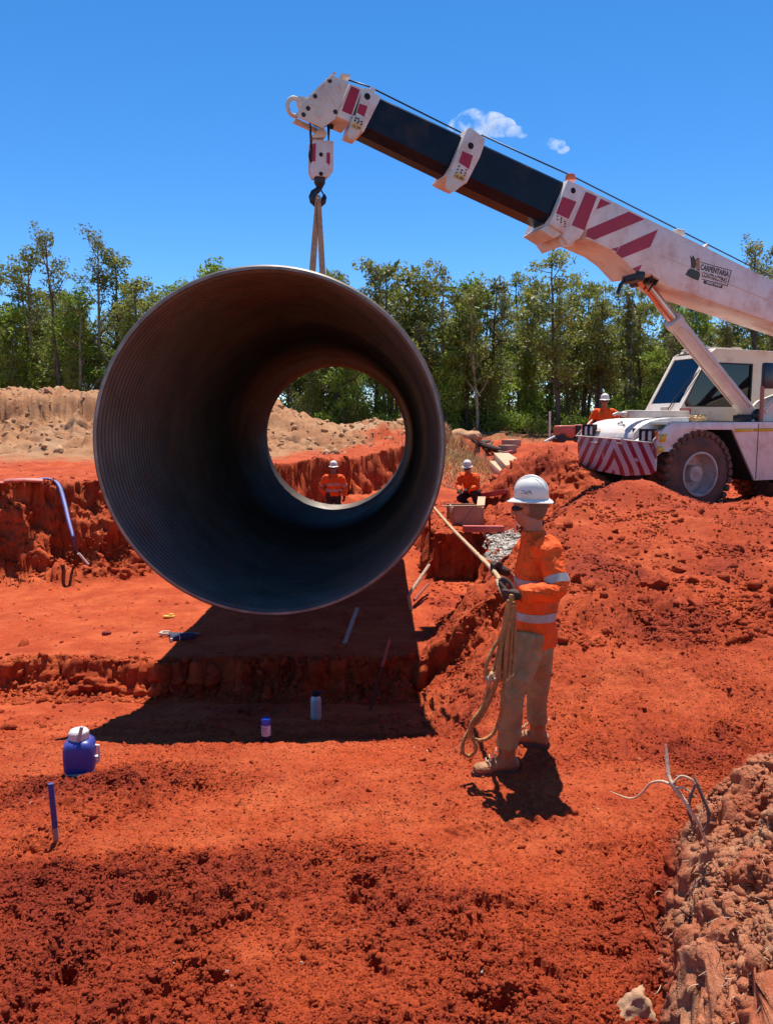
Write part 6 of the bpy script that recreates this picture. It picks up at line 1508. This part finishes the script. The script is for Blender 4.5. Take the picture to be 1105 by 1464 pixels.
# things at the forest edge
a = V((at_px(784, 37), 37, 0)); a.z = ground(a.x, a.y); o = MB().bar((0, 0, -.2), (0, 0, at(784, 588, 37).z-a.z), .10, .08, bev=.005).build('white_marker_post', mat('weathered_white', (.6, .55, .48), .7)); o.location = a; tag(o, 'tall thin white marker post in front of the dark trees', 'post')
a = V((at_px(573, 39.5), 39.5, 0)); a.z = ground(a.x, a.y); o = MB().bar((0, 0, -.2), (.05, 0, 1.5), .12, .1, bev=.01).build('white_marker_post', M_WOOD); o.location = a; tag(o, 'short pale post before the trees seen through the pipe', 'post')
a = V((at_px(812, 27), 27, 0)); a.z = max(ground(a.x, a.y), at(815, 632, 27).z); gen = empty('site_generator', a, R(15), 'small orange red site machine parked beyond the crane bonnet', 'machine')
M_GEN = mat('faded_red_paint', (.50, .10, .05), .5, var=.2, vscale=4, dirt=RED_DUST, dirt_amt=.3)
mb = MB(); mb.box((-.15, 0, .38), (.75, .5, .42), bev=.08); mb.build('engine_cover', M_GEN, gen); mb = MB(); mb.box((.5, 0, .42), (.5, .45, .4), bev=.06); mb.build('tank', M_GEN, gen)
mb = MB(); mb.box((0, 0, .10), (1.3, .5, .1), bev=.02); mb.cyl((-.4, -.3, .14), (-.4, .3, .14), .16, 16); mb.cyl((.45, -.3, .14), (.45, .3, .14), .16, 16); mb.box((.2, -.2, .40), (.18, .2, .4), bev=.02); mb.build('wheel_frame', M_DARK, gen)
mb = MB(); mb.bar((-.55, 0, .2), (-1.0, -.1, .02), .08, .06); mb.build('tow_bar', M_WPL, gen)
a = V((at_px(662, 31), 31, 0)); a.z = ground(a.x, a.y); mb = MB(); mb.ball((0, 0, .12), (.75, .5, .32), 4); bm = mb.bm
for v_ in bm.verts: v_.co *= 1+.22*float(fbm3(np.array([v_.co[:]])*1.0, 2.2, 3, 9)[0])
o = mb.build('sand_mound', M_SAND, ang=180); o.location = a; tag(o, 'small pale sand mound on the grassy rise right of the pipe', 'mound')
for k, (p0, p1, r_) in enumerate((((688, 640), (716, 650), .13), ((694, 652), (704, 640), .10), ((700, 646), (722, 655), .10), ((676, 640), (700, 637), .12))):
    a, b_ = gpt(*p0), gpt(*p1); c = (a+b_)/2; m_ = V((random.uniform(-.1, .1), 0, .12)); mb = MB(); mb.tube([a-c+V((0, 0, .08)), m_, b_-c+V((0, 0, .2))], [r_, r_*.85, r_*.5], 8); o = mb.build('fallen_log', M_BARKD); o.location = c; tag(o, ['dark fallen log across the far trench edge', 'short dark log propped among the far fallen logs', 'thin dark log lowest of the far fallen logs', 'dark log beside the grassy rise'][k], 'log')
# ---------------- near right bank: dry branch, roots, pale rock
M_ROOT = mat('dry_root', (.62, .42, .27), .85, var=.3, vscale=14, bump=.5, bscale=60)
M_ROOTD = mat('dark_root', (.16, .09, .06), .9, var=.3, vscale=14, bump=.5, bscale=60)
B0 = gpt(1013, 1238); BY = B0.y
br = empty('dry_branch', B0, 0, 'pale dry forked root sticking up out of the near bank edge', 'root')
def curve(mb, pts, rad):
    loft(mb, pts, [r*.78 for r in rad], 9, (0, 0, 1), 6)
bq = lambda px, py, dy=0: at(px, py, BY+dy)-B0
mb = MB(); curve(mb, [bq(1020, 1245, .0), bq(1004, 1190, -.02), bq(990, 1165, -.02), bq(976, 1142, .0), bq(962, 1124, .02), bq(955, 1108, .05), bq(953, 1085, .08), bq(951.5, 1064, .10)], [.006, .009, .011, .012, .012, .011, .0095, .003]); mb.build('stem', M_ROOT, br, ang=60)
mb = MB(); curve(mb, [bq(957, 1121, .05), bq(945, 1117, .1), bq(930, 1120, .16), bq(918, 1133, .24), bq(906, 1141, .30), bq(893, 1140, .36), bq(871, 1131, .42)], [.007, .0075, .007, .007, .006, .005, .002]); mb.build('side_shoot', M_ROOT, br, ang=60)
mb = MB(); curve(mb, [bq(960, 1122, .02), bq(972, 1110, .02), bq(985, 1113, .0), bq(992, 1120, 0), bq(1000, 1135, 0)], [.006, .007, .0065, .006, .004]); mb.build('side_shoot', M_ROOT, br, ang=60)
mb = MB(); curve(mb, [bq(966, 1126, .02), bq(978, 1127, .0), bq(985, 1132, .0), bq(995, 1140, .0)], [.005, .006, .005, .004]); mb.build('side_shoot', M_ROOT, br, ang=60)
mb = MB(); curve(mb, [bq(990, 1108, .02), bq(997, 1122, 0), bq(1004, 1140, -.02), bq(1012, 1160, -.04), bq(1011, 1178, -.05), bq(1003, 1190, -.05)], [.003, .009, .010, .009, .007, .004]); curve(mb, [bq(994, 1120, .0), bq(986, 1140, .0), bq(984, 1160, -.0), bq(990, 1180, -.0)], [.006, .010, .010, .006]); mb.build('stub', M_ROOTD, br, ang=60)
# fine rootlets hanging out of the bank
vs_, fs_, o_ = [], [], 0; g = random.Random(12); mb = MB(); cnt = 0
while cnt < 130:
    px, py = g.uniform(935, 1105), g.uniform(1130, 1462)
    q = hit(px, py)
    if q.y > 3.75: continue
    cnt += 1; p = V(q); d = V((g.uniform(-1, 1), g.uniform(-.9, .1), g.uniform(-.5, .8))).normalized(); L_ = g.uniform(.03, .11); pts = [p-V((0, 0, .01))]
    for k in range(5):
        p = p+d*L_/5; d = (d+V((g.uniform(-.6, .6), g.uniform(-.4, .2), g.uniform(-.6, .45)))).normalized()
        if p.z < ground(p.x, p.y)+.004: p.z = ground(p.x, p.y)+.006; d.z = abs(d.z)
        pts.append(p)
    mb.tube(pts, [.0015, .0014, .0013, .0011, .0009, .0005], 4)
tag(mb.build('rootlets', mat('pale_rootlet', (.55, .38, .24), .9, var=.3, vscale=20), smooth=False), 'fine pale rootlets hanging out of the near clay bank', 'rootlets', kind='stuff')
a = gpt(905, 1452); mb = MB(); tv, tf = rock_templates(1, 4, 77)[0]
for v_ in tv: mb.bm.verts.new(V((v_*(1+.05*fbm3(np.array([v_]), 3.5, 3, 5)[0])).tolist())*.075)
mb.bm.verts.ensure_lookup_table()
for f_ in tf: mb.bm.faces.new([mb.bm.verts[i] for i in f_])
o = mb.build('pale_rock', mat('pale_sandstone', (.40, .22, .12), .95, var=.2, vscale=20, bump=.6, bscale=40), ang=50); o.location = a+V((0, 0, .02)); tag(o, 'pale sandy rock at the foot of the near clay bank', 'rock')
# big clods on the right-hand spoil
for k, (px, py, sz, lab) in enumerate(((945, 838, .15, 'large dark red clod, biggest on the right spoil slope'), (968, 818, .09, 'red clod uphill of the biggest clod on the right slope'), (992, 833, .06, 'small red clod right of the biggest clod on the slope'), (918, 838, .07, 'small red clod left of the biggest clod on the slope'))):
    a = gpt(px, py); tv, tf = rock_templates(1, 4, 60+k)[0]; mb = MB()
    for v_ in tv: mb.bm.verts.new(V(v_)*sz)
    mb.bm.verts.ensure_lookup_table()
    for f_ in tf: mb.bm.faces.new([mb.bm.verts[i] for i in f_])
    o = mb.build('soil_clod', M_CLOD, ang=50); o.location = a+V((0, 0, sz*.25)); tag(o, lab, 'clod')

# ------------------------------------------------------------------ pieces that are separate in reality
for o in list(S.objects):
    if o.type == 'MESH' and o.name.split('.')[0] in ('bolt_hole', 'bolt', 'pivot_pin', 'rope_guide', 'yellow_tape', 'panel_seam', 'guard_rail', 'hoist_rope', 'rope_falls', 'hydraulic_pipe', 'name_frame', 'sticker_lines', 'hoist_falls'): split_loose(o)
